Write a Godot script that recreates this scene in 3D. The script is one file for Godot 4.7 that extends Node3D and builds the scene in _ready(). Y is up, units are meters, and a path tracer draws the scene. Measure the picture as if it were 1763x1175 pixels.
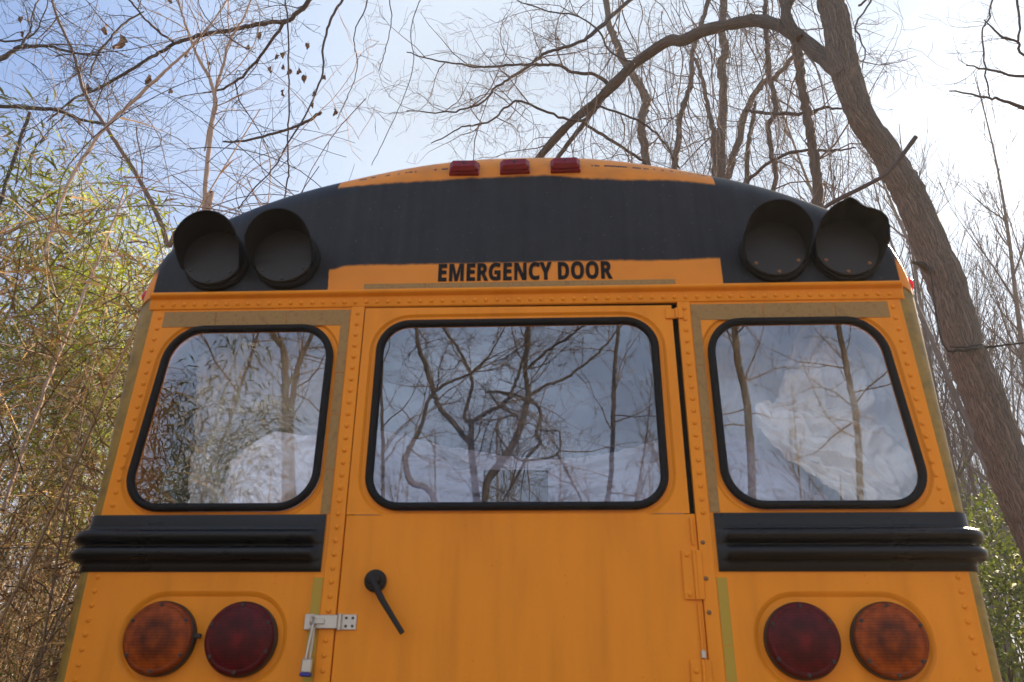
extends Node3D

# ---------------------------------------------------------------- mesh builder
class MB:
	var v := PackedVector3Array()
	var n := PackedVector3Array()
	var uv := PackedVector2Array()
	var c := PackedColorArray()
	var ix := PackedInt32Array()
	var col := Color(1, 1, 1)

	func tri(a: Vector3, b: Vector3, d: Vector3, out: Vector3) -> void:
		# a flat triangle that faces towards out
		var nn := (d - a).cross(b - a)
		if nn.length_squared() < 1e-16:
			return
		nn = nn.normalized()
		var s := v.size()
		if nn.dot(out) < 0.0:
			nn = -nn
			v.append(a); v.append(d); v.append(b)
		else:
			v.append(a); v.append(b); v.append(d)
		for i in 3:
			n.append(nn); c.append(col); uv.append(Vector2(v[s + i].x, v[s + i].y)); ix.append(s + i)

	func quad(a: Vector3, b: Vector3, d: Vector3, e: Vector3, out: Vector3) -> void:
		tri(a, b, d, out)
		tri(a, d, e, out)

	func sheet(rows: Array, out: Vector3, closed := false, from_centre := false) -> void:
		# a smooth surface through rows of points; out is the side that it faces, or its centre
		var h := rows.size()
		var w: int = rows[0].size()
		var s := v.size()
		var acc := PackedVector3Array()
		acc.resize(h * w)
		var q := PackedInt32Array()
		var cols := w if closed else w - 1
		for j in h - 1:
			for i in cols:
				var i2 := (i + 1) % w
				var a: Vector3 = rows[j][i]
				var b: Vector3 = rows[j][i2]
				var d: Vector3 = rows[j + 1][i2]
				var e: Vector3 = rows[j + 1][i]
				var nn := (d - a).cross(b - e)
				for k in [j * w + i, j * w + i2, (j + 1) * w + i2, (j + 1) * w + i]:
					acc[k] += nn
				q.append_array([j * w + i, j * w + i2, (j + 1) * w + i2, j * w + i, (j + 1) * w + i2, (j + 1) * w + i])
		var score := 0.0
		for k in h * w:
			var p: Vector3 = rows[k / w][k % w]
			score += acc[k].dot((p - out) if from_centre else out)
		var sg := 1.0 if score > 0.0 else -1.0
		for k in h * w:
			var p: Vector3 = rows[k / w][k % w]
			v.append(p); n.append((acc[k] * sg).normalized() if acc[k].length_squared() > 1e-18 else Vector3.UP)
			uv.append(Vector2(p.x, p.y)); c.append(col)
		for k in range(0, q.size(), 3):
			if sg > 0.0:
				ix.append(s + q[k]); ix.append(s + q[k + 1]); ix.append(s + q[k + 2])
			else:
				ix.append(s + q[k]); ix.append(s + q[k + 2]); ix.append(s + q[k + 1])

	func hard(rows: Array, out: Vector3, closed := false, from_centre := false) -> void:
		# the same with a crease between rows
		for j in rows.size() - 1:
			sheet([rows[j], rows[j + 1]], out, closed, from_centre)

	func box(o: Vector3, s: Vector3, bev := 0.0, b := Basis()) -> void:
		var h := s * 0.5
		var k := h - Vector3.ONE * bev
		for ax in 3:
			var a1 := (ax + 1) % 3
			var a2 := (ax + 2) % 3
			for sg in [-1.0, 1.0]:
				var f := []
				for e in [[-1, -1], [1, -1], [1, 1], [-1, 1]]:
					var p := Vector3()
					p[ax] = sg * h[ax]; p[a1] = e[0] * k[a1]; p[a2] = e[1] * k[a2]
					f.append(o + b * p)
				var nn := Vector3(); nn[ax] = sg
				quad(f[0], f[1], f[2], f[3], b * nn)
		if bev <= 0.0:
			return
		for ax in 3:
			var a1 := (ax + 1) % 3
			var a2 := (ax + 2) % 3
			for s1 in [-1.0, 1.0]:
				for s2 in [-1.0, 1.0]:
					var f := []
					for e in [[-1, 0], [1, 0], [1, 1], [-1, 1]]:
						var p := Vector3()
						p[ax] = e[0] * k[ax]
						p[a1] = s1 * (h[a1] if e[1] == 0 else k[a1])
						p[a2] = s2 * (k[a2] if e[1] == 0 else h[a2])
						f.append(o + b * p)
					var nn := Vector3(); nn[a1] = s1; nn[a2] = s2
					quad(f[0], f[1], f[2], f[3], b * nn)
		for sx in [-1.0, 1.0]:
			for sy in [-1.0, 1.0]:
				for sz in [-1.0, 1.0]:
					tri(o + b * Vector3(sx * h.x, sy * k.y, sz * k.z), o + b * Vector3(sx * k.x, sy * h.y, sz * k.z), o + b * Vector3(sx * k.x, sy * k.y, sz * h.z), b * Vector3(sx, sy, sz))

	func lathe(prof: Array, o: Vector3, b := Basis(), seg := 32, smooth := false) -> void:
		# prof: Vector2(radius, along +z of b)
		var rows := []
		for q in prof:
			var r := PackedVector3Array()
			for i in seg:
				var a := TAU * i / seg
				r.append(o + b * Vector3(cos(a) * maxf(q.x, 1e-5), sin(a) * maxf(q.x, 1e-5), q.y))
			rows.append(r)
		# outward side: to the right of the way up the profile
		if smooth:
			_lathe_rows(rows, prof, o, b)
		else:
			for j in prof.size() - 1:
				_lathe_rows([rows[j], rows[j + 1]], [prof[j], prof[j + 1]], o, b)

	func _lathe_rows(rows: Array, prof: Array, _o: Vector3, b: Basis) -> void:
		var m: int = rows.size()
		var w: int = rows[0].size()
		var s := v.size()
		for j in m:
			var t: Vector2 = (prof[mini(j + 1, m - 1)] - prof[maxi(j - 1, 0)]).normalized()
			for i in w:
				var a := TAU * i / w
				v.append(rows[j][i])
				n.append((b * Vector3(cos(a) * t.y, sin(a) * t.y, -t.x)).normalized())
				uv.append(Vector2(rows[j][i].x, rows[j][i].y)); c.append(col)
		for j in m - 1:
			for i in w:
				var i2 := (i + 1) % w
				for t in [[j * w + i, j * w + i2, (j + 1) * w + i2], [j * w + i, (j + 1) * w + i2, (j + 1) * w + i]]:
					var p0 := v[s + t[0]]
					var g := (v[s + t[2]] - p0).cross(v[s + t[1]] - p0)
					if g.dot(n[s + t[0]] + n[s + t[1]] + n[s + t[2]]) >= 0.0:
						ix.append(s + t[0]); ix.append(s + t[1]); ix.append(s + t[2])
					else:
						ix.append(s + t[0]); ix.append(s + t[2]); ix.append(s + t[1])

	func fill(poly: PackedVector2Array, z: float) -> void:
		var t := Geometry2D.triangulate_polygon(poly)
		for k in range(0, t.size(), 3):
			tri(Vector3(poly[t[k]].x, poly[t[k]].y, z), Vector3(poly[t[k + 1]].x, poly[t[k + 1]].y, z), Vector3(poly[t[k + 2]].x, poly[t[k + 2]].y, z), Vector3.BACK)

	func rings(polys: Array, zs: Array) -> void:
		# flat-shaded bands between outlines of the same count, towards +z
		for j in polys.size() - 1:
			var m: int = polys[j].size()
			for i in m:
				var k := (i + 1) % m
				var a := Vector3(polys[j][i].x, polys[j][i].y, zs[j])
				var b := Vector3(polys[j][k].x, polys[j][k].y, zs[j])
				var d := Vector3(polys[j + 1][k].x, polys[j + 1][k].y, zs[j + 1])
				var e := Vector3(polys[j + 1][i].x, polys[j + 1][i].y, zs[j + 1])
				var away := Vector3(polys[j + 1][i].x - polys[j][i].x, polys[j + 1][i].y - polys[j][i].y, 0)
				var o := Vector3(0, 0, 1)
				if away.length() < 1e-5 or absf(zs[j] - zs[j + 1]) > away.length() * 4.0:
					var mid := Vector2()
					for q in polys[j]:
						mid += q / m
					o = Vector3(mid.x - a.x, mid.y - a.y, 0) * signf(zs[j] - zs[j + 1])
				quad(a, b, d, e, o)

	func tube(p: PackedVector3Array, r: PackedFloat32Array, sides: int, closed := false, cap := false, sq := 1.0) -> void:
		# clockwise from outside; sq flattens it
		var m := p.size()
		if m < 2:
			return
		var s := v.size()
		var t := (p[1] - p[0]).normalized()
		var side := t.cross(Vector3.UP if absf(t.y) < 0.9 else Vector3.RIGHT).normalized()
		var run := 0.0
		for j in m:
			if closed:
				t = (p[(j + 1) % m] - p[(j + m - 1) % m]).normalized()
			else:
				t = (p[mini(j + 1, m - 1)] - p[maxi(j - 1, 0)]).normalized()
			side = (side - t * side.dot(t)).normalized()
			var up := side.cross(t)
			if j > 0:
				run += p[j].distance_to(p[j - 1])
			for i in sides + 1:
				var a := TAU * i / sides
				var d := side * cos(a) + up * sin(a) * sq
				v.append(p[j] + d * r[j]); n.append(d.normalized()); c.append(col)
				uv.append(Vector2(float(i) / sides, run))
		var w := sides + 1
		for j in (m if closed else m - 1):
			var a0 := s + j * w
			var b0 := s + ((j + 1) % m) * w
			for i in sides:
				ix.append(a0 + i); ix.append(a0 + i + 1); ix.append(b0 + i + 1)
				ix.append(a0 + i); ix.append(b0 + i + 1); ix.append(b0 + i)
		if cap and not closed:
			for e in [0, m - 1]:
				var o: Vector3 = p[e]
				var away := (p[0] - p[1]) if e == 0 else (p[m - 1] - p[m - 2])
				for i in sides:
					tri(o, v[s + e * w + i], v[s + e * w + i + 1], away)

	func leaf(o: Vector3, d: Vector3, up: Vector3, length: float, width: float, fold := 0.25) -> void:
		# a blade folded along its rib, bending over
		var side := d.cross(up).normalized()
		if side.length_squared() < 0.5:
			side = Vector3.RIGHT
		var nn := side.cross(d).normalized()
		var m := o + d * length * 0.42 + nn * length * 0.04
		var e := o + d * length - nn * length * 0.12
		var s := v.size()
		v.append(o); v.append(m + side * width * 0.5 + nn * width * fold); v.append(e); v.append(m - side * width * 0.5 + nn * width * fold); v.append(m)
		n.append(nn); n.append((nn - side * fold).normalized()); n.append(nn); n.append((nn + side * fold).normalized()); n.append(nn)
		for i in 5:
			c.append(col); uv.append(Vector2())
		for t in [[0, 4, 1], [4, 2, 1], [0, 3, 4], [3, 2, 4]]:
			var g: Vector3 = (v[s + t[2]] - v[s + t[0]]).cross(v[s + t[1]] - v[s + t[0]])
			if g.dot(nn) >= 0.0:
				ix.append(s + t[0]); ix.append(s + t[1]); ix.append(s + t[2])
			else:
				ix.append(s + t[0]); ix.append(s + t[2]); ix.append(s + t[1])

	func blade(o: Vector3, d: Vector3, length: float, width: float, droop: float, seg := 3) -> void:
		# a dry grass blade that bends down; two-sided strip
		var side := d.cross(Vector3(sin(length * 91.0), cos(length * 57.0), sin(width * 9000.0))).normalized()
		var s := v.size()
		var p := o
		var dd := d
		for j in seg + 1:
			var w := width * (1.0 - 0.85 * float(j) / seg)
			var nn := side.cross(dd).normalized()
			v.append(p - side * w * 0.5); v.append(p + side * w * 0.5)
			n.append(nn); n.append(nn); c.append(col); c.append(col); uv.append(Vector2()); uv.append(Vector2())
			dd = (dd + Vector3(0, -droop / seg, 0)).normalized()
			p += dd * length / seg
		for j in seg:
			var a := s + j * 2
			ix.append(a); ix.append(a + 3); ix.append(a + 1); ix.append(a); ix.append(a + 2); ix.append(a + 3)

	func mesh() -> ArrayMesh:
		var arr := []
		arr.resize(Mesh.ARRAY_MAX)
		arr[Mesh.ARRAY_VERTEX] = v; arr[Mesh.ARRAY_NORMAL] = n; arr[Mesh.ARRAY_TEX_UV] = uv; arr[Mesh.ARRAY_COLOR] = c; arr[Mesh.ARRAY_INDEX] = ix
		var am := ArrayMesh.new()
		am.add_surface_from_arrays(Mesh.PRIMITIVE_TRIANGLES, arr)
		return am

# ---------------------------------------------------------------- naming
var used := {}
var M := {}
var rng := RandomNumberGenerator.new()

func thing(called: String, label: String, category: String, at := Vector3.ZERO, group := "") -> Node3D:
	var o := Node3D.new()
	o.name = numbered(called)
	o.position = at
	add_child(o)
	o.set_meta("label", label); o.set_meta("category", category)
	if group != "":
		o.set_meta("group", group)
	return o

func numbered(called: String) -> String:
	var k: int = used.get(called, -1) + 1
	used[called] = k
	return called if k == 0 else "%s_%03d" % [called, k]

func put(parent: Node3D, called: String, b: MB, m: Material, kind := "", label := "") -> MeshInstance3D:
	return put_mesh(parent, called, b.mesh(), m, kind, label)

func put_mesh(parent: Node3D, called: String, mesh: Mesh, m: Material, kind := "", label := "") -> MeshInstance3D:
	var o := MeshInstance3D.new()
	var k := 0
	var nm := called
	while parent.has_node(NodePath(nm)):
		k += 1
		nm = "%s_%03d" % [called, k]
	o.name = nm
	o.mesh = mesh
	o.material_override = m
	parent.add_child(o)
	if kind != "":
		o.set_meta("kind", kind)
	if label != "":
		o.set_meta("label", label)
	return o

func lone(called: String, b: MB, m: Material, label: String, category: String, group := "", kind := "") -> MeshInstance3D:
	var o := put(self, numbered(called), b, m, kind)
	o.set_meta("label", label)
	if kind != "structure":
		o.set_meta("category", category)
	if group != "":
		o.set_meta("group", group)
	return o

# ---------------------------------------------------------------- materials
func lin(r: float, g: float, b: float) -> Color:
	return Color(r, g, b).linear_to_srgb()

func mat(called: String, c: Color, rough := 0.6, metal := 0.0, vertex := false) -> StandardMaterial3D:
	var m := StandardMaterial3D.new()
	m.resource_name = called
	m.albedo_color = c
	m.roughness = rough
	m.metallic = metal
	m.vertex_color_use_as_albedo = vertex
	M[called] = m
	return m

func noise(sd: int, freq: float, oct := 4, type := FastNoiseLite.TYPE_SIMPLEX_SMOOTH) -> FastNoiseLite:
	var f := FastNoiseLite.new()
	f.seed = sd
	f.noise_type = type
	f.frequency = freq
	f.fractal_octaves = oct
	return f

func ramp_tex(sd: int, freq: float, stops: Array, size := 512) -> NoiseTexture2D:
	var t := NoiseTexture2D.new()
	t.width = size; t.height = size
	t.seamless = true
	t.noise = noise(sd, freq, 5)
	var g := Gradient.new()
	var offs := PackedFloat32Array()
	var cols := PackedColorArray()
	for s in stops:
		offs.append(s[0]); cols.append(s[1])
	g.offsets = offs; g.colors = cols
	t.color_ramp = g
	return t

func bark_image(sd: int, dark: Color, light: Color) -> Array:
	# [colour, height]: long furrows round a trunk
	var w := 256
	var h := 512
	var a := Image.create(w, h, false, Image.FORMAT_RGB8)
	var b := Image.create(w, h, false, Image.FORMAT_RGB8)
	var f := noise(sd, 1.0, 3)
	var g := noise(sd + 1, 1.0, 3)
	for y in h:
		var yy := float(y) / h
		for x in w:
			var an := TAU * x / w
			var ya := TAU * yy
			var wob := 0.12 * g.get_noise_3d(cos(an) * 0.8 + 7.0, sin(an) * 0.8, sin(ya) * 1.2)
			var k := 1.0 - absf(f.get_noise_3d(cos(an + wob) * 8.0, sin(an + wob) * 8.0 + cos(ya) * 0.55, sin(ya) * 0.55)) * 2.2
			k = clampf(1.0 - pow(clampf(k, 0.0, 1.0), 2.0), 0.0, 1.0)
			var fine := 0.5 + 0.5 * g.get_noise_3d(cos(an) * 9.0 + sin(ya) * 3.0, sin(an) * 9.0, cos(ya) * 3.0)
			var hh := clampf(k * 0.8 + fine * 0.25, 0.0, 1.0)
			b.set_pixel(x, y, Color(hh, hh, hh))
			a.set_pixel(x, y, dark.lerp(light, clampf(hh * 0.8 + fine * 0.2, 0.0, 1.0)))
	return [ImageTexture.create_from_image(a), ImageTexture.create_from_image(b)]

func make_materials() -> void:
	var white := Color(1, 1, 1)
	var yel := mat("yellow_paint", lin(0.84, 0.282, 0.016), 0.45)
	yel.metallic_specular = 0.3
	yel.albedo_texture = ramp_tex(3, 0.006, [[0.0, Color(0.93, 0.92, 0.90)], [0.4, Color(0.98, 0.98, 0.97)], [0.7, white], [1.0, Color(0.98, 0.97, 0.95)]])
	yel.uv1_triplanar = true
	yel.uv1_scale = Vector3(2.6, 0.42, 2.6)
	yel.detail_enabled = true
	yel.detail_blend_mode = BaseMaterial3D.BLEND_MODE_MUL
	yel.detail_uv_layer = BaseMaterial3D.DETAIL_UV_2
	yel.detail_albedo = ramp_tex(8, 0.05, [[0.0, Color(0.45, 0.36, 0.28)], [0.05, Color(0.78, 0.7, 0.6)], [0.11, white], [0.75, white], [1.0, Color(0.95, 0.93, 0.88)]], 1024)
	yel.uv2_triplanar = true
	yel.uv2_scale = Vector3.ONE * 1.3
	yel.roughness_texture = ramp_tex(10, 0.02, [[0.0, Color(0.8, 0.8, 0.8)], [1.0, white]], 256)
	mat("yellow_side", lin(0.78, 0.225, 0.01), 0.45)
	var post := mat("corner_tape", lin(0.30, 0.185, 0.02), 0.5)
	post.albedo_texture = ramp_tex(5, 0.02, [[0.0, Color(0.75, 0.75, 0.75)], [0.6, white], [1.0, Color(0.9, 0.86, 0.8)]])
	post.uv1_triplanar = true
	post.uv1_scale = Vector3.ONE * 1.7
	var tan_ := mat("faded_tape", lin(0.33, 0.19, 0.05), 0.62)
	tan_.albedo_texture = ramp_tex(6, 0.03, [[0.0, Color(0.82, 0.8, 0.78)], [0.5, white], [1.0, Color(0.9, 0.9, 0.86)]])
	tan_.uv1_triplanar = true
	tan_.uv1_scale = Vector3.ONE * 2.3
	mat("yellow_tape", lin(0.42, 0.27, 0.012), 0.5)
	var blk := mat("black_band", lin(0.008, 0.0078, 0.008), 0.38)
	blk.metallic_specular = 0.36
	blk.roughness_texture = ramp_tex(7, 0.02, [[0.0, Color(0.6, 0.6, 0.6)], [1.0, white]], 256)
	blk.uv1_triplanar = true
	mat("black_plastic", lin(0.016, 0.015, 0.015), 0.55).metallic_specular = 0.35
	mat("hood_black", lin(0.013, 0.013, 0.013), 0.6).metallic_specular = 0.35
	mat("rubber", lin(0.011, 0.0105, 0.010), 0.6).metallic_specular = 0.28
	mat("dark_pane", lin(0.012, 0.014, 0.017), 0.05)
	mat("face_black", lin(0.015, 0.0145, 0.014), 0.62)
	mat("rust", lin(0.22, 0.11, 0.055), 0.8)
	mat("dark_screw", lin(0.02, 0.015, 0.012), 0.5)
	mat("steel", lin(0.50, 0.47, 0.41), 0.42, 0.7)
	mat("blue_plastic", lin(0.03, 0.03, 0.25), 0.4)
	mat("shadow_gap", lin(0.012, 0.01, 0.008), 0.9)
	mat("lettering", lin(0.012, 0.011, 0.011), 0.6).metallic_specular = 0.25
	for q in [["red_lens", lin(0.13, 0.004, 0.006)], ["amber_lens", lin(0.34, 0.06, 0.002)], ["marker_red", lin(0.20, 0.008, 0.016)], ["side_red", lin(0.7, 0.01, 0.02)]]:
		var m := mat(q[0], q[1], 0.3)
		if q[0] == "red_lens" or q[0] == "amber_lens":
			m.albedo_texture = lens_image(q[0] == "red_lens")
			m.uv1_scale = Vector3(1.0 / 0.184, 1.0 / 0.184, 1)
			m.uv1_offset = Vector3(0.5, 0.5, 0)
			m.roughness = 0.34
			m.metallic_specular = 0.3
		else:
			m.roughness = 0.16
			m.backlight_enabled = true
			m.backlight = Color(0.8, 0.05, 0.06)
	var gl := mat("window_glass", Color(0.62, 0.64, 0.66, 1.0), 0.004, 1.0)
	gl.transparency = BaseMaterial3D.TRANSPARENCY_ALPHA
	gl.albedo_texture = glass_image()
	gl.albedo_color = Color(0.80, 0.83, 0.87, 0.28)
	var cl := mat("white_cloth", lin(0.84, 0.84, 0.87), 0.9)
	cl.backlight_enabled = true
	cl.backlight = Color(0.25, 0.25, 0.25)
	mat("beige_cloth", lin(0.66, 0.62, 0.54), 0.9)
	mat("grey_cloth", lin(0.58, 0.55, 0.49), 0.9)
	mat("blue_cloth", lin(0.072, 0.088, 0.13), 0.9)
	mat("lavender_cloth", lin(0.38, 0.38, 0.47), 0.9)
	mat("box_card", lin(0.014, 0.014, 0.016), 0.8)
	mat("lining", lin(0.30, 0.30, 0.29), 0.7)
	var bi := bark_image(11, lin(0.04, 0.031, 0.024), lin(0.185, 0.148, 0.118))
	var bk := mat("bark", white, 0.9)
	bk.albedo_texture = bi[0]
	bk.heightmap_enabled = true
	bk.heightmap_texture = bi[1]
	bk.heightmap_scale = 2.2
	bk.uv1_scale = Vector3(1, 1.1, 1)
	var bi2 := bark_image(21, lin(0.045, 0.033, 0.026), lin(0.20, 0.15, 0.115))
	var bk2 := mat("vine_bark", white, 0.9)
	bk2.albedo_texture = bi2[0]
	bk2.heightmap_enabled = true
	bk2.heightmap_texture = bi2[1]
	bk2.heightmap_scale = 1.5
	bk2.uv1_scale = Vector3(1, 0.8, 1)
	mat("twig", lin(0.15, 0.105, 0.08), 0.85, 0.0, false)
	mat("dark_twig", lin(0.055, 0.042, 0.04), 0.85)
	mat("pale_twig", lin(0.36, 0.26, 0.19), 0.8)
	mat("grey_twig", lin(0.13, 0.10, 0.085), 0.85)
	for q in [["straw", 0.75], ["leaf", 0.5], ["gloss_leaf", 0.62]]:
		var m := mat(q[0], white, q[1], 0.0, true)
		m.backlight_enabled = true
		m.backlight = Color(0.5, 0.5, 0.5) if q[0] == "straw" else Color(0.95, 0.95, 0.95)
	var dl := mat("withered", lin(0.10, 0.05, 0.03), 0.85)
	dl.backlight_enabled = true
	dl.backlight = Color(0.25, 0.2, 0.15)
	var gr := mat("ground", white, 0.95)
	gr.albedo_texture = ramp_tex(9, 0.03, [[0.0, lin(0.04, 0.028, 0.018)], [0.5, lin(0.12, 0.083, 0.05)], [1.0, lin(0.24, 0.17, 0.10)]])
	gr.uv1_triplanar = true
	gr.uv1_world_triplanar = true
	gr.uv1_scale = Vector3.ONE * 0.8
	var cap := mat("cap_paint", white, 0.5)
	cap.metallic_specular = 0.36
	cap.albedo_texture = cap_image()
	cap.texture_repeat = false
	cap.uv1_scale = Vector3(1.0 / 2.6, -1.0 / 0.8, 1)
	cap.uv1_offset = Vector3(0.5, 3.0 / 0.8, 0)

func lens_image(red: bool) -> ImageTexture:
	# moulded prisms of a lens in its own plane: rings and fine ribs
	var s := 256
	var im := Image.create(s, s, false, Image.FORMAT_RGB8)
	var f := noise(77, 0.02, 3)
	for y in s:
		for x in s:
			var d := Vector2(x - s * 0.5 + 0.5, y - s * 0.5 + 0.5).length() / (s * 0.5)
			var k := 0.78 + 0.06 * sin(y * 0.6)
			if red:
				k += 0.4 * exp(-pow(d / 0.14, 2.0)) - 0.12 * exp(-pow((d - 0.42) / 0.16, 2.0))
			else:
				k -= 0.22 * exp(-pow((d - 0.36) / 0.13, 2.0))
				k += 0.1 * exp(-pow((d - 0.75) / 0.12, 2.0))
			k += 0.18 * f.get_noise_2d(x, y)
			k = clampf(k, 0.1, 1.0)
			im.set_pixel(x, y, Color(k, k * (0.9 if red else 0.85 + 0.15 * k), k))
	return ImageTexture.create_from_image(im)

func glass_image() -> ImageTexture:
	# dust: where it is thicker the pane lets less through
	var s := 256
	var im := Image.create(s, s, false, Image.FORMAT_RGBA8)
	var f := noise(31, 0.012, 4)
	for y in s:
		for x in s:
			im.set_pixel(x, y, Color(1, 1, 1, clampf(0.86 + 0.22 * f.get_noise_2d(x, y), 0.6, 1.0)))
	return ImageTexture.create_from_image(im)

func cap_image() -> ImageTexture:
	# sprayed black over yellow: x from -1.3 to 1.3 m, y from 3.0 down to 2.2 m
	var w := 1560
	var h := 480
	var im := Image.create(w, h, false, Image.FORMAT_RGB8)
	var f := noise(41, 3.0, 4)
	var g := noise(42, 30.0, 3)
	var st := noise(43, 1.0, 3)
	for py in h:
		var y := 3.0 - 0.8 * (py + 0.5) / h
		for px in w:
			var x := -1.3 + 2.6 * (px + 0.5) / w
			var yellow := 0.0
			# stripe along the top edge
			var low := 2.752 - 0.030 * pow(x / 0.6, 2.0) + 0.008 * f.get_noise_1d(x) - 0.014 * smoothstep(0.10, 0.22, x)
			if x > -0.612 and x < 0.640:
				yellow = smoothstep(low - 0.006, low + 0.008, y + 0.003 * g.get_noise_2d(x, y))
			# panel round the lettering
			var hi := 2.4005 + 0.006 * f.get_noise_2d(x * 0.8, 9.0) - 0.014 * smoothstep(-0.54, -0.592, x) + (0.003 if x > 0.05 else 0.0)
			if x > -0.594 + (y - 2.31) * -0.06 and x < 0.622 and y < 2.45:
				yellow = maxf(yellow, 1.0 - smoothstep(hi - 0.004, hi + 0.007, y + 0.002 * g.get_noise_2d(x, y)))
			# bare edge at the corners
			yellow = maxf(yellow, smoothstep(1.146, 1.150, absf(x)) * (1.0 - smoothstep(2.37, 2.41, y)))
			var dirt := 0.5 + 0.5 * f.get_noise_2d(x * 2.0, y * 2.0)
			var streak := st.get_noise_2d(x * 22.0, y * 1.2)
			var bl := 0.008 + 0.007 * dirt + 0.006 * streak + 0.004 * clampf(g.get_noise_2d(x * 0.5, y * 0.5), 0, 1)
			if g.get_noise_2d(x * 2.1 + 5.0, y * 2.1) > 0.62:
				bl += 0.05
			var a := Color(bl, bl, bl * 1.12)
			var ye := Color(0.78, 0.262, 0.02) * (0.86 + 0.14 * dirt)
			if y > 2.6:
				# grime on the roof edge, with a line of old sealant
				var gm := clampf(0.5 + 0.9 * f.get_noise_2d(x * 3.0, y * 5.0), 0.0, 1.0)
				ye = ye.lerp(Color(0.30, 0.135, 0.04), 0.35 * gm)
				var ln := 2.805 - 0.045 * pow(x / 0.62, 2.0) + 0.004 * g.get_noise_1d(x * 0.6)
				if absf(y - ln) < 0.004 and g.get_noise_2d(x * 1.3, 3.0) > 0.05 and (x < -0.2 or x > 0.22):
					ye = Color(0.05, 0.03, 0.02)
			im.set_pixel(px, py, a.lerp(ye, yellow).linear_to_srgb())
	return ImageTexture.create_from_image(im)

# ---------------------------------------------------------------- outlines
func rrect(x0: float, x1: float, y0: float, y1: float, r: float, slant := 0.0) -> PackedVector2Array:
	# rounded rectangle; slant moves the upper edge's outer end (towards x0) inwards
	var o := PackedVector2Array()
	for q in [[x1 - r, y1 - r, 0.0], [x0 + r, y1 - r, 90.0], [x0 + r, y0 + r, 180.0], [x1 - r, y0 + r, 270.0]]:
		for i in 13:
			var a := deg_to_rad(q[2] + 90.0 * i / 12)
			var p := Vector2(q[0] + r * cos(a), q[1] + r * sin(a))
			var t := (p.y - y0) / (y1 - y0)
			var side := (x1 - p.x) / (x1 - x0) if slant >= 0.0 else (p.x - x0) / (x1 - x0)
			p.x += slant * t * clampf(side, 0, 1)
			o.append(p)
	return o

func shoot(poly: PackedVector2Array, o: Vector2, a: float) -> Vector2:
	var d := Vector2(cos(a), sin(a))
	var best := 0.0
	for i in poly.size():
		var p = Geometry2D.segment_intersects_segment(o, o + d * 9.0, poly[i], poly[(i + 1) % poly.size()])
		if p != null:
			best = maxf(best, (p - o).length())
	return o + d * best

func fan(polys: Array, o: Vector2) -> Array:
	# the same outlines with points on common rays, so that rings can join them
	var angles := []
	for i in 120:
		angles.append(TAU * i / 120 - PI)
	for q in polys[0]:
		angles.append((q - o).angle())
	angles.sort()
	var out := []
	for pl in polys:
		var r := PackedVector2Array()
		for a in angles:
			r.append(shoot(pl, o, a))
		out.append(r)
	return out

func grow_poly(p: PackedVector2Array, d: float) -> PackedVector2Array:
	var r := Geometry2D.offset_polygon(p, d, Geometry2D.JOIN_ROUND)
	return r[0]

func loop3(p: PackedVector2Array, z: float) -> PackedVector3Array:
	var o := PackedVector3Array()
	for i in p.size():
		if i == 0 or p[i].distance_to(p[i - 1]) > 1e-4:
			o.append(Vector3(p[i].x, p[i].y, z))
	if o[0].distance_to(o[o.size() - 1]) < 1e-4:
		o.remove_at(o.size() - 1)
	return o

func same(x: float, k: int) -> PackedFloat32Array:
	var r := PackedFloat32Array()
	r.resize(k)
	r.fill(x)
	return r

# ---------------------------------------------------------------- the bus
const SIDE_X := 1.195
const FLAT_LOW := 1.157
const FLAT_TOP := 1.135
var rivet_mesh: ArrayMesh
var rivet_n := 0

func rivet(parent: Node3D, x: float, y: float, z: float, m: Material) -> void:
	var o := MeshInstance3D.new()
	o.name = "rivet" if rivet_n == 0 or not parent.has_node("rivet") else "rivet_%03d" % rivet_n
	rivet_n += 1
	o.mesh = rivet_mesh
	o.material_override = m
	o.position = Vector3(x, y, z)
	parent.add_child(o)

func side_at(y: float) -> float:
	return FLAT_LOW if y < 1.6 else lerpf(FLAT_LOW, FLAT_TOP, (y - 1.6) / 0.65)

func outline(t: float) -> Vector2:
	# the body's cross-section from the left gutter over the roof to the right one
	var k := [Vector2(1.196, 2.27), Vector2(1.188, 2.36), Vector2(1.158, 2.462), Vector2(1.098, 2.562), Vector2(1.000, 2.650), Vector2(0.82, 2.745), Vector2(0.60, 2.818), Vector2(0.30, 2.886), Vector2(0.0, 2.905)]
	var s := absf(t * 2.0 - 1.0)
	var f := (1.0 - s) * (k.size() - 1)
	var i := clampi(int(f), 0, k.size() - 2)
	var a: Vector2 = k[maxi(i - 1, 0)]
	var d: Vector2 = k[i + 2] if i + 2 < k.size() else Vector2(-k[k.size() - 2].x, k[k.size() - 2].y)
	var p: Vector2 = k[i].cubic_interpolate(k[i + 1], a, d, f - i)
	return Vector2(-p.x if t < 0.5 else p.x, p.y)

func lean(y: float) -> float:
	return -0.03 * pow(maxf(y - 2.30, 0.0) / 0.45, 1.5)

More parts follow.
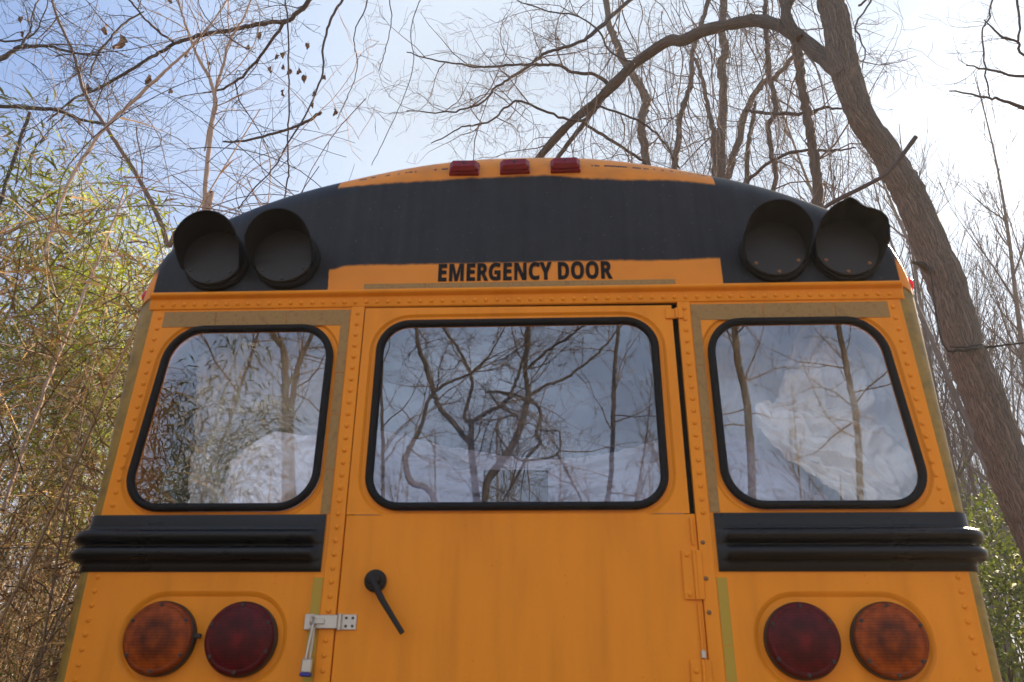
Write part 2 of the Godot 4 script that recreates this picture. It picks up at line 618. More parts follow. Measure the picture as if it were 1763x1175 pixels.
func sweep_corner(profile: Array, x_in: float, sgn: float, back: float) -> Array:
	# rows of a profile (y, out) along the rear face from x_in, round the corner and along the side
	var path := []
	var r := 0.045
	path.append([Vector2(x_in, 0), Vector2(0, 1)])
	path.append([Vector2(SIDE_X - r - 0.2, 0), Vector2(0, 1)])
	for i in 9:
		var a := deg_to_rad(90.0 - 90.0 * i / 8)
		path.append([Vector2(SIDE_X - r + r * cos(a), -r + r * sin(a)), Vector2(cos(a), sin(a))])
	path.append([Vector2(SIDE_X, -back), Vector2(1, 0)])
	var rows := []
	for q in profile:
		var row := PackedVector3Array()
		for s in path:
			row.append(Vector3(sgn * (s[0].x + s[1].x * q.y), q.x, s[0].y + s[1].y * q.y))
		rows.append(row)
	return rows

func window(parent: Node3D, hole: PackedVector2Array, label := "") -> void:
	var w := Node3D.new()
	w.name = "window" if not parent.has_node("window") else ("window_001" if not parent.has_node("window_001") else "window_002")
	parent.add_child(w)
	if label != "":
		w.set_meta("label", label)
	var b := MB.new()
	var lp := loop3(grow_poly(hole, -0.010), 0.003)
	b.tube(lp, same(0.0114, lp.size()), 10, true)
	put(w, "gasket", b, M.rubber)
	var g := MB.new()
	g.fill(grow_poly(hole, -0.008), 0.0)
	put(w, "glass", g, M.window_glass)

func build_bus() -> Node3D:
	var bus := thing("school_bus", "yellow school bus parked with its rear emergency door facing us", "bus")
	var rv := MB.new()
	rv.lathe([Vector2(0.0068, 0), Vector2(0.0064, 0.002), Vector2(0.0048, 0.0038), Vector2(0.0022, 0.0047), Vector2(0, 0.005)], Vector3.ZERO, Basis(), 10, true)
	rivet_mesh = rv.mesh()
	# body shell: roof and sides in one skin, then floor, front wall, lining
	var b := MB.new()
	var rows := []
	var n := 60
	for z in [-0.2, -2.4, -4.7, -7.0]:
		var row := PackedVector3Array()
		row.append(Vector3(-SIDE_X, 0.45, z))
		row.append(Vector3(-SIDE_X, 1.4, z))
		for i in n + 1:
			var o := outline(float(i) / n)
			row.append(Vector3(o.x, o.y, z))
		row.append(Vector3(SIDE_X, 1.4, z))
		row.append(Vector3(SIDE_X, 0.45, z))
		rows.append(row)
	b.sheet(rows, Vector3(0, 1.5, -3.5), false, true)
	put(bus, "body_shell", b, M.yellow_side)
	b = MB.new()
	b.box(Vector3(0, 0.95, -3.6), Vector3(2.36, 0.06, 6.6))
	put(bus, "floor", b, M.lining)
	b = MB.new()
	b.box(Vector3(0, 1.55, -7.03), Vector3(2.36, 2.2, 0.05))
	put(bus, "front_wall", b, M.yellow_side)
	b = MB.new()
	for q in [[Vector3(-1.17, 1.62, -3.6), Vector3(0.01, 1.3, 6.5)], [Vector3(1.17, 1.62, -3.6), Vector3(0.01, 1.3, 6.5)], [Vector3(0, 2.5, -3.7), Vector3(2.0, 0.01, 6.3)]]:
		b.box(q[0], q[1])
	put(bus, "interior_lining", b, M.lining)

	for sg in [-1.0, 1.0]:
		for k in 6:
			var sw := Node3D.new()
			sw.name = "side_window" if not bus.has_node("side_window") else "side_window_%03d" % (k + (6 if sg > 0 else 0))
			bus.add_child(sw)
			b = MB.new()
			b.box(Vector3(sg * 1.196, 1.94, -0.85 - k * 1.02), Vector3(0.012, 0.58, 0.72), 0.004)
			put(sw, "frame", b, M.rubber)
			b = MB.new()
			for e in [1.80, 2.07]:
				b.box(Vector3(sg * 1.203, e, -0.85 - k * 1.02), Vector3(0.004, 0.24, 0.64), 0.001)
			put(sw, "pane", b, M.dark_pane)
		for z in [-1.9, -6.0]:
			var wh := Node3D.new()
			wh.name = "wheel" if not bus.has_node("wheel") else ("wheel_001" if not bus.has_node("wheel_001") else ("wheel_002" if not bus.has_node("wheel_002") else "wheel_003"))
			wh.position = Vector3(sg * 1.0, 0.47, z)
			wh.rotation.y = sg * PI / 2
			bus.add_child(wh)
			b = MB.new()
			b.lathe([Vector2(0.30, 0.0), Vector2(0.44, 0.01), Vector2(0.47, 0.05), Vector2(0.47, 0.17), Vector2(0.44, 0.205), Vector2(0.29, 0.20)], Vector3.ZERO, Basis(), 32)
			put(wh, "tyre", b, M.rubber)
			b = MB.new()
			b.lathe([Vector2(0.29, 0.19), Vector2(0.27, 0.15), Vector2(0.13, 0.12), Vector2(0.11, 0.17), Vector2(0, 0.175)], Vector3.ZERO, Basis(), 24)
			put(wh, "rim", b, M.black_plastic)
	b = MB.new()
	b.box(Vector3(0, 0.60, 0.06), Vector3(2.42, 0.24, 0.11), 0.02)
	put(bus, "rear_bumper", b, M.black_band)

	# roof cap
	b = MB.new()
	rows = []
	var face := []
	var nu := 96
	var top := PackedVector3Array()
	var outer := []
	for i in nu + 1:
		var t := float(i) / nu
		var o := outline(t)
		var d := outline(minf(t + 0.004, 1.0)) - outline(maxf(t - 0.004, 0.0))
		var nn := Vector2(-d.y, d.x).normalized()
		if nn.y < -0.2:
			nn = -nn
		var ins := lerpf(0.048, 0.150, smoothstep(0.35, 0.98, nn.y))
		var f := o - nn * ins
		f.y = maxf(f.y, 2.30)
		top.append(Vector3(f.x, f.y, lean(f.y)))
		outer.append([o, f, lerpf(0.05, 0.15, smoothstep(0.35, 0.98, nn.y))])
	for j in 13:
		var row := PackedVector3Array()
		for i in nu + 1:
			var x := lerpf(-1.150, 1.150, float(i) / nu)
			var p := Vector3(lerpf(x, top[i].x, j / 12.0), lerpf(2.298, top[i].y, j / 12.0), 0)
			p.z = lean(p.y)
			row.append(p)
		rows.append(row)
	for j in range(1, 11):
		var a := PI / 2 * j / 10
		var row := PackedVector3Array()
		for i in nu + 1:
			var o: Vector2 = outer[i][0]
			var f: Vector2 = outer[i][1]
			var q := f.lerp(o, sin(a))
			row.append(Vector3(q.x, q.y, lean(f.y) - outer[i][2] * (1.0 - cos(a))))
		rows.append(row)
	var last := PackedVector3Array()
	for q in rows[rows.size() - 1]:
		last.append(Vector3(q.x, q.y, -0.2))
	rows.append(last)
	b.sheet(rows, Vector3(0, 0, 1))
	var cap := put(bus, "rear_roof_cap", b, M.cap_paint, "", "black painted roof cap with yellow patches")
	# lettering
	var tm := TextMesh.new()
	var sf := SystemFont.new()
	sf.font_names = PackedStringArray(["Droid Sans"])
	sf.font_weight = 700
	var fv := FontVariation.new()
	fv.base_font = sf
	fv.variation_embolden = 0.7
	tm.font = fv
	tm.text = "EMERGENCY DOOR"
	tm.font_size = 64
	tm.depth = 0.02
	tm.pixel_size = 0.01
	var bb := tm.get_aabb()
	var lt := put_mesh(cap, "lettering", tm, M.lettering, "", "black words EMERGENCY DOOR")
	lt.scale = Vector3(0.540 / bb.size.x, 0.064 / bb.size.y, 0.05)
	lt.position = Vector3(0.0185 - (bb.position.x + bb.size.x / 2) * lt.scale.x, 2.3705 - (bb.position.y + bb.size.y / 2) * lt.scale.y, 0.0002)
	# tape under the lettering
	tape_run(bus, -0.482, 0.478, 2.313, 2.333, 0.0012, 4, M.faded_tape)

	# gutter rail with its rivets
	b = MB.new()
	var prof := [Vector2(2.306, -0.004), Vector2(2.307, 0.016), Vector2(2.303, 0.0215), Vector2(2.297, 0.022), Vector2(2.291, 0.018), Vector2(2.288, 0.009), Vector2(2.284, 0.0055), Vector2(2.254, 0.0055), Vector2(2.252, -0.003)]
	for sg in [-1.0, 1.0]:
		var rl := []
		for q in prof:
			rl.append(PackedVector3Array([Vector3(0, q.x, q.y), Vector3(sg * 0.6, q.x, q.y), Vector3(sg * 1.142, q.x, q.y), Vector3(sg * 1.150, q.x, q.y * 0.55 - 0.003), Vector3(sg * 1.152, q.x, -0.006)]))
		b.sheet(rl, Vector3(0, 0, 1))
	var rail := put(bus, "gutter_rail", b, M.yellow_paint)
	for i in 67:
		rivet(rail, -1.105 + i * 0.0335, 2.268, 0.0055, M.yellow_paint)

	# upper panels, windows and pillars
	for sg in [-1.0, 1.0]:
		var wl := rrect(-1.112, -0.554, 1.624, 2.194, 0.115, 0.046)
		var o4 := PackedVector2Array([Vector2(-FLAT_LOW, 1.612), Vector2(-0.513, 1.612), Vector2(-0.513, 2.254), Vector2(-FLAT_TOP, 2.254)])
		if sg > 0:
			wl = mirror(wl)
			o4 = mirror(o4)
		var o := Vector2(sg * 0.83, 1.91)
		b = MB.new()
		var fr := fan([o4, grow_poly(wl, 0.021), grow_poly(wl, 0.014), wl, wl], o)
		b.rings(fr, [0.0, 0.0, -0.006, -0.006, -0.05])
		var pn := put(bus, "upper_panel", b, M.yellow_paint)
		for i in 17:
			var y := 2.226 - i * 0.0365
			rivet(pn, sg * (side_at(y) - 0.026), y, 0.0, M.yellow_paint)
		window(bus, wl, "rear window left of the door" if sg < 0 else "rear window right of the door")
		# lower panel with the pressed recess of the lamps
		var hole := rrect(-1.038, -0.594, 1.173, 1.411, 0.112)
		o4 = PackedVector2Array([Vector2(-FLAT_LOW, 0.45), Vector2(-0.513, 0.45), Vector2(-0.513, 1.612), Vector2(-FLAT_LOW, 1.612)])
		if sg > 0:
			hole = mirror(hole)
			o4 = mirror(o4)
		b = MB.new()
		fr = fan([o4, hole, grow_poly(hole, -0.006), grow_poly(hole, -0.013)], Vector2(sg * 0.816, 1.292))
		b.rings(fr, [0.0, 0.0, -0.003, -0.008])
		b.fill(fr[3], -0.008)
		pn = put(bus, "lower_panel", b, M.yellow_paint)
		for i in 9:
			rivet(pn, sg * 1.128, 1.447 - i * 0.0365, 0.0, M.yellow_paint)
		# pillar beside the door
		b = MB.new()
		var px := -0.4925 if sg < 0 else 0.495
		b.box(Vector3(px, 1.35, -0.006), Vector3(0.041 if sg < 0 else 0.037, 1.808, 0.02), 0.0015)
		var pil := put(bus, "door_pillar", b, M.yellow_paint)
		for i in (30 if sg < 0 else 18):
			rivet(pil, px + 0.001, 2.230 - i * 0.0362, 0.004, M.yellow_paint)
		if sg > 0:
			for y in [1.535, 1.442, 1.358]:
				var sc := MB.new()
				sc.lathe([Vector2(0.006, 0), Vector2(0.005, 0.003), Vector2(0, 0.004)], Vector3(0.488, y, 0.004), Basis(), 10, true)
				put(pil, "screw", sc, M.rust)
		# taped-over reflective strips
		tape_run(bus, sg * 1.097, sg * 0.515, 2.193, 2.245, 0.0012, 3, M.faded_tape)
		tape_run_up(bus, sg * 0.5285, 0.026, 2.193, 1.615, 4, M.faded_tape)
		tape_run_up(bus, sg * 0.5285, 0.026, 1.446, 0.75, 4, M.yellow_tape)
		# corner post with its own tape, and the black band round the corner
		b = MB.new()
		rows = []
		for yy in [0.45, 1.6, 2.315]:
			var row := PackedVector3Array()
			var fx := side_at(yy)
			var r: float = SIDE_X - fx
			for i in 9:
				var a := PI / 2 * i / 8
				row.append(Vector3(sg * (fx + r * sin(a)), yy, -0.045 * (1.0 - cos(a))))
			row.append(Vector3(sg * SIDE_X, yy, -0.2))
			rows.append(row)
		b.sheet(rows, Vector3(sg, 0, 1))
		put(bus, "corner_post", b, M.corner_tape)
		b = MB.new()
		prof = [Vector2(1.614, -0.003), Vector2(1.613, 0.005)]
		prof.append_array([Vector2(1.582, 0.0055), Vector2(1.579, 0.0085), Vector2(1.573, 0.0095)])
		for yc in [1.552, 1.507]:
			for i in 9:
				var a := deg_to_rad(180.0 * i / 8)
				prof.append(Vector2(yc + 0.0185 * cos(a), 0.010 + 0.026 * pow(sin(a), 0.8)))
		prof.append_array([Vector2(1.482, 0.008), Vector2(1.478, 0.0055), Vector2(1.461, 0.005), Vector2(1.460, -0.003)])
		rows = sweep_corner(prof, 0.523, sg, 2.5)
		# the ridges run out just before the plate's inner end
		for k in rows.size():
			var q: PackedVector3Array = rows[k]
			var flat := Vector3(sg * 0.523, q[0].y, minf(q[0].z, 0.005))
			var near := Vector3(sg * 0.545, q[0].y, minf(q[0].z, 0.005))
			var full := Vector3(sg * 0.556, q[0].y, q[0].z)
			var row := PackedVector3Array([flat, near, full])
			row.append_array(q.slice(1))
			rows[k] = row
		b.sheet(rows, Vector3(sg * 0.3, 0, 1))
		put(bus, "rub_rail", b, M.black_band)
		# side marker lamps under the roof's ends
		b = MB.new()
		b.lathe([Vector2(0.024, 0.0), Vector2(0.024, 0.012), Vector2(0.019, 0.022), Vector2(0.009, 0.027), Vector2(0, 0.028)], Vector3(sg * 1.190, 2.338, -0.07), Basis(Vector3.UP, sg * PI / 2), 20, true)
		put(bus, "side_marker_lamp", b, M.side_red)
		# tail lamps
		tail_lamp(bus, "amber_tail_lamp", Vector3(sg * 0.9254, 1.292, -0.008), M.amber_lens, sg < 0)
		tail_lamp(bus, "red_tail_lamp", Vector3(sg * 0.7116, 1.291, -0.008), M.red_lens, false)

	# dark body behind the gaps round the door
	b = MB.new()
	b.box(Vector3(0.0, 1.93, -0.032), Vector3(1.02, 0.68, 0.01))
	var jamb := MB.new()
	for q in [[Vector3(-0.47, 1.35, -0.03), Vector3(0.03, 1.8, 0.012)], [Vector3(0.468, 1.35, -0.03), Vector3(0.03, 1.8, 0.012)], [Vector3(0, 2.25, -0.03), Vector3(0.96, 0.02, 0.012)]]:
		jamb.box(q[0], q[1])
	put(bus, "door_jamb", jamb, M.shadow_gap)

	# emergency door: window part and plain lower part
	var door := Node3D.new()
	door.name = "emergency_door"
	bus.add_child(door)
	var wc := rrect(-0.4245, 0.4115, 1.624, 2.203, 0.098)
	b = MB.new()
	var od := PackedVector2Array([Vector2(-0.4695, 1.613), Vector2(0.461, 1.613), Vector2(0.459, 2.243), Vector2(-0.4695, 2.249)])
	var fd := fan([od, grow_poly(wc, 0.022), grow_poly(wc, 0.014), wc, wc], Vector2(-0.006, 1.91))
	b.rings(fd, [0.001, 0.001, -0.005, -0.005, -0.05])
	put(door, "upper_panel", b, M.yellow_paint)
	b = MB.new()
	b.box(Vector3(0.0028, 1.0305, -0.009), Vector3(0.9445, 1.163, 0.019), 0.002)
	put(door, "lower_panel", b, M.yellow_paint)
	window(door, wc)
	# handle
	var hd := Node3D.new()
	hd.name = "handle"
	hd.position = Vector3(-0.374, 1.436, 0.0)
	door.add_child(hd)
	b = MB.new()
	b.lathe([Vector2(0.029, 0), Vector2(0.029, 0.012), Vector2(0.026, 0.017), Vector2(0.017, 0.018), Vector2(0.016, 0.04), Vector2(0.012, 0.044), Vector2(0, 0.0445)], Vector3.ZERO, Basis(), 24)
	put(hd, "boss", b, M.black_plastic)
	b = MB.new()
	var hp := PackedVector3Array([Vector3(-0.006, 0.012, 0.036), Vector3(0.004, -0.012, 0.040), Vector3(0.03, -0.055, 0.042), Vector3(0.062, -0.1, 0.043), Vector3(0.086, -0.133, 0.043)])
	b.tube(hp, PackedFloat32Array([0.010, 0.0135, 0.012, 0.0105, 0.010]), 10, false, true, 0.7)
	put(hd, "lever", b, M.black_plastic)
	# hinges
	for q in [[1.452, 0.125, 0.446], [2.212, 0.032, 0.456], [1.115, 0.26, 0.446]]:
		var hg := Node3D.new()
		hg.name = "hinge" if not door.has_node("hinge") else ("hinge_001" if not door.has_node("hinge_001") else "hinge_002")
		door.add_child(hg)
		b = MB.new()
		b.box(Vector3(q[2] - 0.003, q[0], 0.0045), Vector3(0.028, q[1], 0.006), 0.0015)
		put(hg, "leaf_plate", b, M.yellow_paint)
		b = MB.new()
		b.box(Vector3(q[2] + 0.0275, q[0], 0.0065), Vector3(0.016, q[1], 0.005), 0.0015)
		put(hg, "frame_plate", b, M.yellow_paint)
		b = MB.new()
		b.tube(PackedVector3Array([Vector3(q[2] + 0.0155, q[0] - q[1] * 0.5, 0.008), Vector3(q[2] + 0.0155, q[0] + q[1] * 0.5, 0.008)]), same(0.0055, 2), 10, false, true)
		put(hg, "knuckle", b, M.yellow_paint)
		for e in [-0.4, 0.4]:
			if q[1] > 0.05:
				rivet(hg, q[2] - 0.003, q[0] + q[1] * e, 0.0075, M.yellow_paint)
	b = MB.new()
	b.tube(PackedVector3Array([Vector3(0.4625, 1.60, 0.005), Vector3(0.4625, 1.53, 0.005)]), same(0.004, 2), 8, false, true)
	b.tube(PackedVector3Array([Vector3(0.4625, 1.38, 0.005), Vector3(0.4635, 1.262, 0.005)]), same(0.0035, 2), 8, false, true)
	put(door, "hinge_rod", b, M.yellow_paint)
	b = MB.new()
	b.box(Vector3(0.4645, 1.258, 0.007), Vector3(0.012, 0.02, 0.008), 0.002)
	put(door, "rod_end", b, M.steel)
	# hasp
	var hs := Node3D.new()
	hs.name = "hasp"
	bus.add_child(hs)
	b = MB.new()
	b.box(Vector3(-0.436, 1.333, 0.003), Vector3(0.040, 0.038, 0.004), 0.001)
	put(hs, "door_plate", b, M.steel)
	b = MB.new()
	b.box(Vector3(-0.5, 1.333, 0.011), Vector3(0.072, 0.034, 0.005), 0.0015)
	b.box(Vector3(-0.514, 1.333, 0.016), Vector3(0.034, 0.012, 0.006), 0.001)
	put(hs, "flap", b, M.steel)
	b = MB.new()
	b.tube(PackedVector3Array([Vector3(-0.459, 1.313, 0.0085), Vector3(-0.459, 1.353, 0.0085)]), same(0.0055, 2), 10, false, true)
	put(hs, "pin", b, M.steel)
	b = MB.new()
	b.box(Vector3(-0.537, 1.333, 0.009), Vector3(0.026, 0.039, 0.004), 0.001)
	put(hs, "staple_plate", b, M.steel)
	b = MB.new()
	var lp := PackedVector3Array()
	for i in 9:
		var a := PI * i / 8
		lp.append(Vector3(-0.527, 1.333 + 0.011 * cos(a), 0.012 + 0.02 * sin(a)))
	b.tube(lp, same(0.003, lp.size()), 8)
	put(hs, "staple", b, M.steel)
	for q in [Vector2(-0.443, 1.343), Vector2(-0.443, 1.323), Vector2(-0.426, 1.343), Vector2(-0.426, 1.323)]:
		var sc := MB.new()
		sc.lathe([Vector2(0.0038, 0), Vector2(0.003, 0.002), Vector2(0, 0.0022)], Vector3(q.x, q.y, 0.005), Basis(), 8)
		put(hs, "screw", sc, M.dark_screw)

	# marker lamps on the roof's edge
	for q in [[-0.186, 2.787], [-0.0165, 2.788], [0.1525, 2.789]]:
		var mk := Node3D.new()
		mk.name = "marker_lamp" if not bus.has_node("marker_lamp") else ("marker_lamp_001" if not bus.has_node("marker_lamp_001") else "marker_lamp_002")
		mk.position = Vector3(q[0], q[1], -0.033)
		mk.rotation_degrees = Vector3(-14, 0, rng.randf_range(-1.5, 2.0))
		bus.add_child(mk)
		b = MB.new()
		b.box(Vector3(0, 0, 0.0), Vector3(0.100, 0.054, 0.018), 0.003)
		put(mk, "base", b, M.red_lens if false else M.marker_red)
		b = MB.new()
		b.box(Vector3(0, 0.001, 0.016), Vector3(0.096, 0.050, 0.022), 0.0108)
		put(mk, "lens", b, M.marker_red)
		b = MB.new()
		b.lathe([Vector2(0.005, 0), Vector2(0.004, 0.003), Vector2(0, 0.0032)], Vector3(-0.001, 0.004, 0.0268), Basis(), 10)
		put(mk, "screw", b, M.dark_screw)

	# blacked-out warning lamps with hoods
	warning_lamp(bus, Vector3(-0.962, 2.424, 0.0), -3.0, 0.0, M.dark_screw, 1)
	warning_lamp(bus, Vector3(-0.737, 2.427, 0.0), 2.0, 0.0, M.dark_screw, 2)
	warning_lamp(bus, Vector3(0.781, 2.421, 0.0), 3.0, 0.0, M.rust, 3)
	warning_lamp(bus, Vector3(0.998, 2.417, 0.0), -6.0, 1.0, M.rust, 4)
	return bus

func mirror(p: PackedVector2Array) -> PackedVector2Array:
	var o := PackedVector2Array()
	for i in range(p.size() - 1, -1, -1):
		o.append(Vector2(-p[i].x, p[i].y))
	return o

func tape_run(bus: Node3D, x0: float, x1: float, y0: float, y1: float, z: float, k: int, m: Material) -> void:
	var cuts := [x0]
	for i in range(1, k):
		cuts.append(lerpf(x0, x1, (i + rng.randf_range(-0.2, 0.2)) / k))
	cuts.append(x1)
	for i in k:
		var b := MB.new()
		b.box(Vector3((cuts[i] + cuts[i + 1]) / 2, (y0 + y1) / 2 + rng.randf_range(-0.0006, 0.0006), z - 0.0005), Vector3(absf(cuts[i + 1] - cuts[i]) - 0.0016, y1 - y0, 0.0016))
		put(bus, "tape_strip", b, m)

func tape_run_up(bus: Node3D, x: float, w: float, y0: float, y1: float, k: int, m: Material) -> void:
	var last := y0
	for i in k:
		var nxt := y1 if i == k - 1 else lerpf(y0, y1, (i + 1 + rng.randf_range(-0.2, 0.2)) / k)
		var b := MB.new()
		b.box(Vector3(x, (last + nxt) / 2, 0.0007), Vector3(w, absf(last - nxt) - 0.0016, 0.0016))
		put(bus, "tape_strip", b, m)
		last = nxt

func tail_lamp(bus: Node3D, called: String, at: Vector3, m: Material, broken: bool) -> void:
	var t := Node3D.new()
	t.name = called if not bus.has_node(called) else called + "_001"
	t.position = at
	bus.add_child(t)
	var b := MB.new()
	b.lathe([Vector2(0.0925, 0), Vector2(0.0925, 0.02), Vector2(0.0895, 0.024), Vector2(0.084, 0.0245)], Vector3.ZERO, Basis(), 48)
	if broken:
		b.box(Vector3(0.098, 0.006, 0.014), Vector3(0.02, 0.012, 0.01), 0.002)
	put(t, "housing", b, M.dark_screw)
	b = MB.new()
	b.lathe([Vector2(0.0895, 0.018), Vector2(0.0895, 0.0285), Vector2(0.086, 0.0325), Vector2(0.0795, 0.034), Vector2(0.078, 0.0325), Vector2(0.0745, 0.0335), Vector2(0.055, 0.0385), Vector2(0.03, 0.0415), Vector2(0.01, 0.0425), Vector2(0, 0.0425)], Vector3.ZERO, Basis(), 56, true)
	put(t, "lens", b, m)
	for i in 6:
		var a := PI / 2 + TAU * i / 6 + (0.0 if i % 3 == 0 else rng.randf_range(-0.15, 0.15))
		b = MB.new()
		b.lathe([Vector2(0.0052, 0), Vector2(0.0045, 0.003), Vector2(0, 0.0035)], Vector3(cos(a) * 0.0815, sin(a) * 0.0815, 0.0325), Basis(), 10)
		put(t, "screw", b, M.dark_screw)

func warning_lamp(bus: Node3D, at: Vector3, tilt: float, dent: float, screws: Material, sd: int) -> void:
	var t := Node3D.new()
	var k := 0
	while bus.has_node("warning_lamp" if k == 0 else "warning_lamp_%03d" % k):
		k += 1
	t.name = "warning_lamp" if k == 0 else "warning_lamp_%03d" % k
	t.position = at
	t.rotation_degrees.z = tilt
	bus.add_child(t)
	var b := MB.new()
	b.lathe([Vector2(0.103, -0.02), Vector2(0.103, 0.010), Vector2(0.099, 0.016), Vector2(0.09, 0.017)], Vector3(0.004, -0.004, 0), Basis(), 48)
	put(t, "flange", b, M.rubber)
	b = MB.new()
	b.lathe([Vector2(0.0955, 0.012), Vector2(0.0955, 0.026), Vector2(0.093, 0.029), Vector2(0.07, 0.0295), Vector2(0.03, 0.031), Vector2(0, 0.0315)], Vector3.ZERO, Basis(), 48)
	put(t, "face_plate", b, M.face_black)
	# visor: a sleeve that is long above and runs out below
	b = MB.new()
	var f := noise(sd, 1.3, 2)
	var inner := []
	var outer := []
	var lim := 118.0
	for j in 11:
		var ri := PackedVector3Array()
		var ro := PackedVector3Array()
		for i in 57:
			var ph := lerpf(-lim, lim, i / 56.0)
			var edge := clampf((lim - absf(ph)) / 42.0, 0.0, 1.0)
			var len := (0.082 + 0.03 * maxf(cos(deg_to_rad(ph)), 0.0)) * pow(edge, 0.75)
			var u := j / 10.0
			var a := PI / 2 - deg_to_rad(ph)
			var r := 0.094 + 0.006 * u
			r += dent * u * (0.006 * f.get_noise_1d(ph * 0.022 + 3.0) - 0.020 * exp(-pow((ph - 18.0) / 22.0, 2.0)) + 0.012 * exp(-pow((ph + 6.0) / 12.0, 2.0)))
			var z := 0.026 + len * u
			ri.append(Vector3(cos(a) * r, sin(a) * r, z))
			ro.append(Vector3(cos(a) * (r + 0.0035), sin(a) * (r + 0.0035), z))
		inner.append(ri)
		outer.append(ro)
	b.sheet(outer, Vector3(0, 0, 0.07), false, true)
	# the inside faces the axis
	var s0 := b.v.size()
	b.sheet(inner, Vector3(0, 0, 0.07), false, true)
	for i in range(s0, b.v.size()):
		b.n[i] = -b.n[i]
	var from := b.ix.size() / 2
	for i in range(from, b.ix.size(), 3):
		var sw := b.ix[i + 1]
		b.ix[i + 1] = b.ix[i + 2]
		b.ix[i + 2] = sw
	b.sheet([inner[10], outer[10]], Vector3(0, 0, 1))
	put(t, "visor", b, M.hood_black, "", "dented visor" if dent > 0.0 else "")
	for q in [Vector2(-52, 0.081), Vector2(0, 0.084), Vector2(52, 0.081)]:
		var a := -PI / 2 + deg_to_rad(q.x)
		var sc := MB.new()
		sc.lathe([Vector2(0.0062, 0), Vector2(0.005, 0.003), Vector2(0, 0.0035)], Vector3(cos(a) * q.y, sin(a) * q.y, 0.029), Basis(), 10)
		put(t, "screw", sc, screws)

# ---------------------------------------------------------------- plants
func rv3() -> Vector3:
	return Vector3(rng.randf_range(-1, 1), rng.randf_range(-1, 1), rng.randf_range(-1, 1))

func curve(pts: Array, rad: Array, per := 6, wig := 0.0) -> Array:
	# a smooth path through points: [points, radii]
	var p := PackedVector3Array()
	var r := PackedFloat32Array()
	var m := pts.size()
	for i in m - 1:
		var a: Vector3 = pts[maxi(i - 1, 0)]
		var d: Vector3 = pts[mini(i + 2, m - 1)]
		for k in per:
			var t := float(k) / per
			var q: Vector3 = pts[i].cubic_interpolate(pts[i + 1], a, d, t)
			p.append(q + rv3() * wig if i + k > 0 else q)
			r.append(lerpf(rad[i], rad[i + 1], t) * (1.0 + rng.randf_range(-0.06, 0.06)))
	p.append(pts[m - 1])
	r.append(rad[m - 1])
	return [p, r]

func stem(t: Node3D, called: String, pts: Array, rad: Array, m: Material, sides := 10, per := 6, wig := 0.0, label := "") -> Array:
	var cv := curve(pts, rad, per, wig)
	var b := MB.new()
	b.tube(cv[0], cv[1], sides, false, true)
	put(t, called, b, m, "", label)
	return cv

func knobbly(t: Node3D, called: String, pts: Array, rad: Array, m: Material, per := 8) -> Array:
	# a thick trunk with an uneven skin
	var cv := curve(pts, rad, per, 0.0)
	var b := MB.new()
	var sides := 40
	b.tube(cv[0], cv[1], sides, false, false)
	var f := noise(t.get_child_count() + 5, 1.0, 3)
	for i in b.v.size():
		var q := b.v[i]
		b.v[i] = q + b.n[i] * (f.get_noise_3d(q.x * 3.0, q.y * 1.0, q.z * 3.0) * 0.012 + f.get_noise_3d(q.x * 26.0, q.y * 2.5, q.z * 26.0) * 0.006)
	put(t, called, b, m)
	return cv

# o: n per metre, len, grav, wig, spread, level, thin, t0
func sprout(b: MB, path: PackedVector3Array, rad: PackedFloat32Array, o: Dictionary, level: int, dens: float, length: float) -> void:
	var m := path.size()
	var total := 0.0
	for i in m - 1:
		total += path[i].distance_to(path[i + 1])
	var cnt := int(total * dens + rng.randf())
	var t0: float = o.get("t0", 0.08) if level == o.level else 0.12
	for k in cnt:
		var t := rng.randf_range(t0, 1.0)
		var i := mini(int(t * (m - 1)), m - 2)
		var p := path[i].lerp(path[i + 1], t * (m - 1) - i)
		var tg := (path[i + 1] - path[i]).normalized()
		var d: Vector3 = (tg * o.get("along", 0.55) + rv3() * o.get("spread", 0.8) + Vector3(0, o.get("up", 0.0), 0)).normalized()
		var ln := length * rng.randf_range(0.45, 1.25)
		var r0: float = minf(rad[i] * 0.7, 0.0012 + ln * o.get("thick", 0.0052))
		var seg := 4 if level == 0 else 6
		var cp := PackedVector3Array([p])
		var cr := PackedFloat32Array([r0])
		var wig: float = o.get("wig", 0.25)
		for j in seg:
			d = (d + rv3() * wig + Vector3(0, -o.get("grav", 0.0), 0)).normalized()
			p += d * ln / seg
			cp.append(p)
			cr.append(maxf(r0 * (1.0 - 0.8 * (j + 1.0) / seg), o.get("thin", 0.0011)))
		b.tube(cp, cr, 3 if r0 < 0.006 else 5)
		if level > 0:
			sprout(b, cp, cr, o, level - 1, dens * o.get("more", 1.8), length * o.get("less", 0.42))

func vine_path(p: Vector3, length: float, r: float, sway: float, droop: Vector3) -> Array:
	var seg := maxi(6, int(length * 7.0))
	var cp := PackedVector3Array([p])
	var cr := PackedFloat32Array([r])
	var d := droop.normalized()
	for j in seg:
		d = (d + rv3() * sway + droop * 0.35).normalized()
		p += d * length / seg
		cp.append(p)
		cr.append(maxf(r * (1.0 - 0.5 * j / seg), 0.0013))
	return [cp, cr]

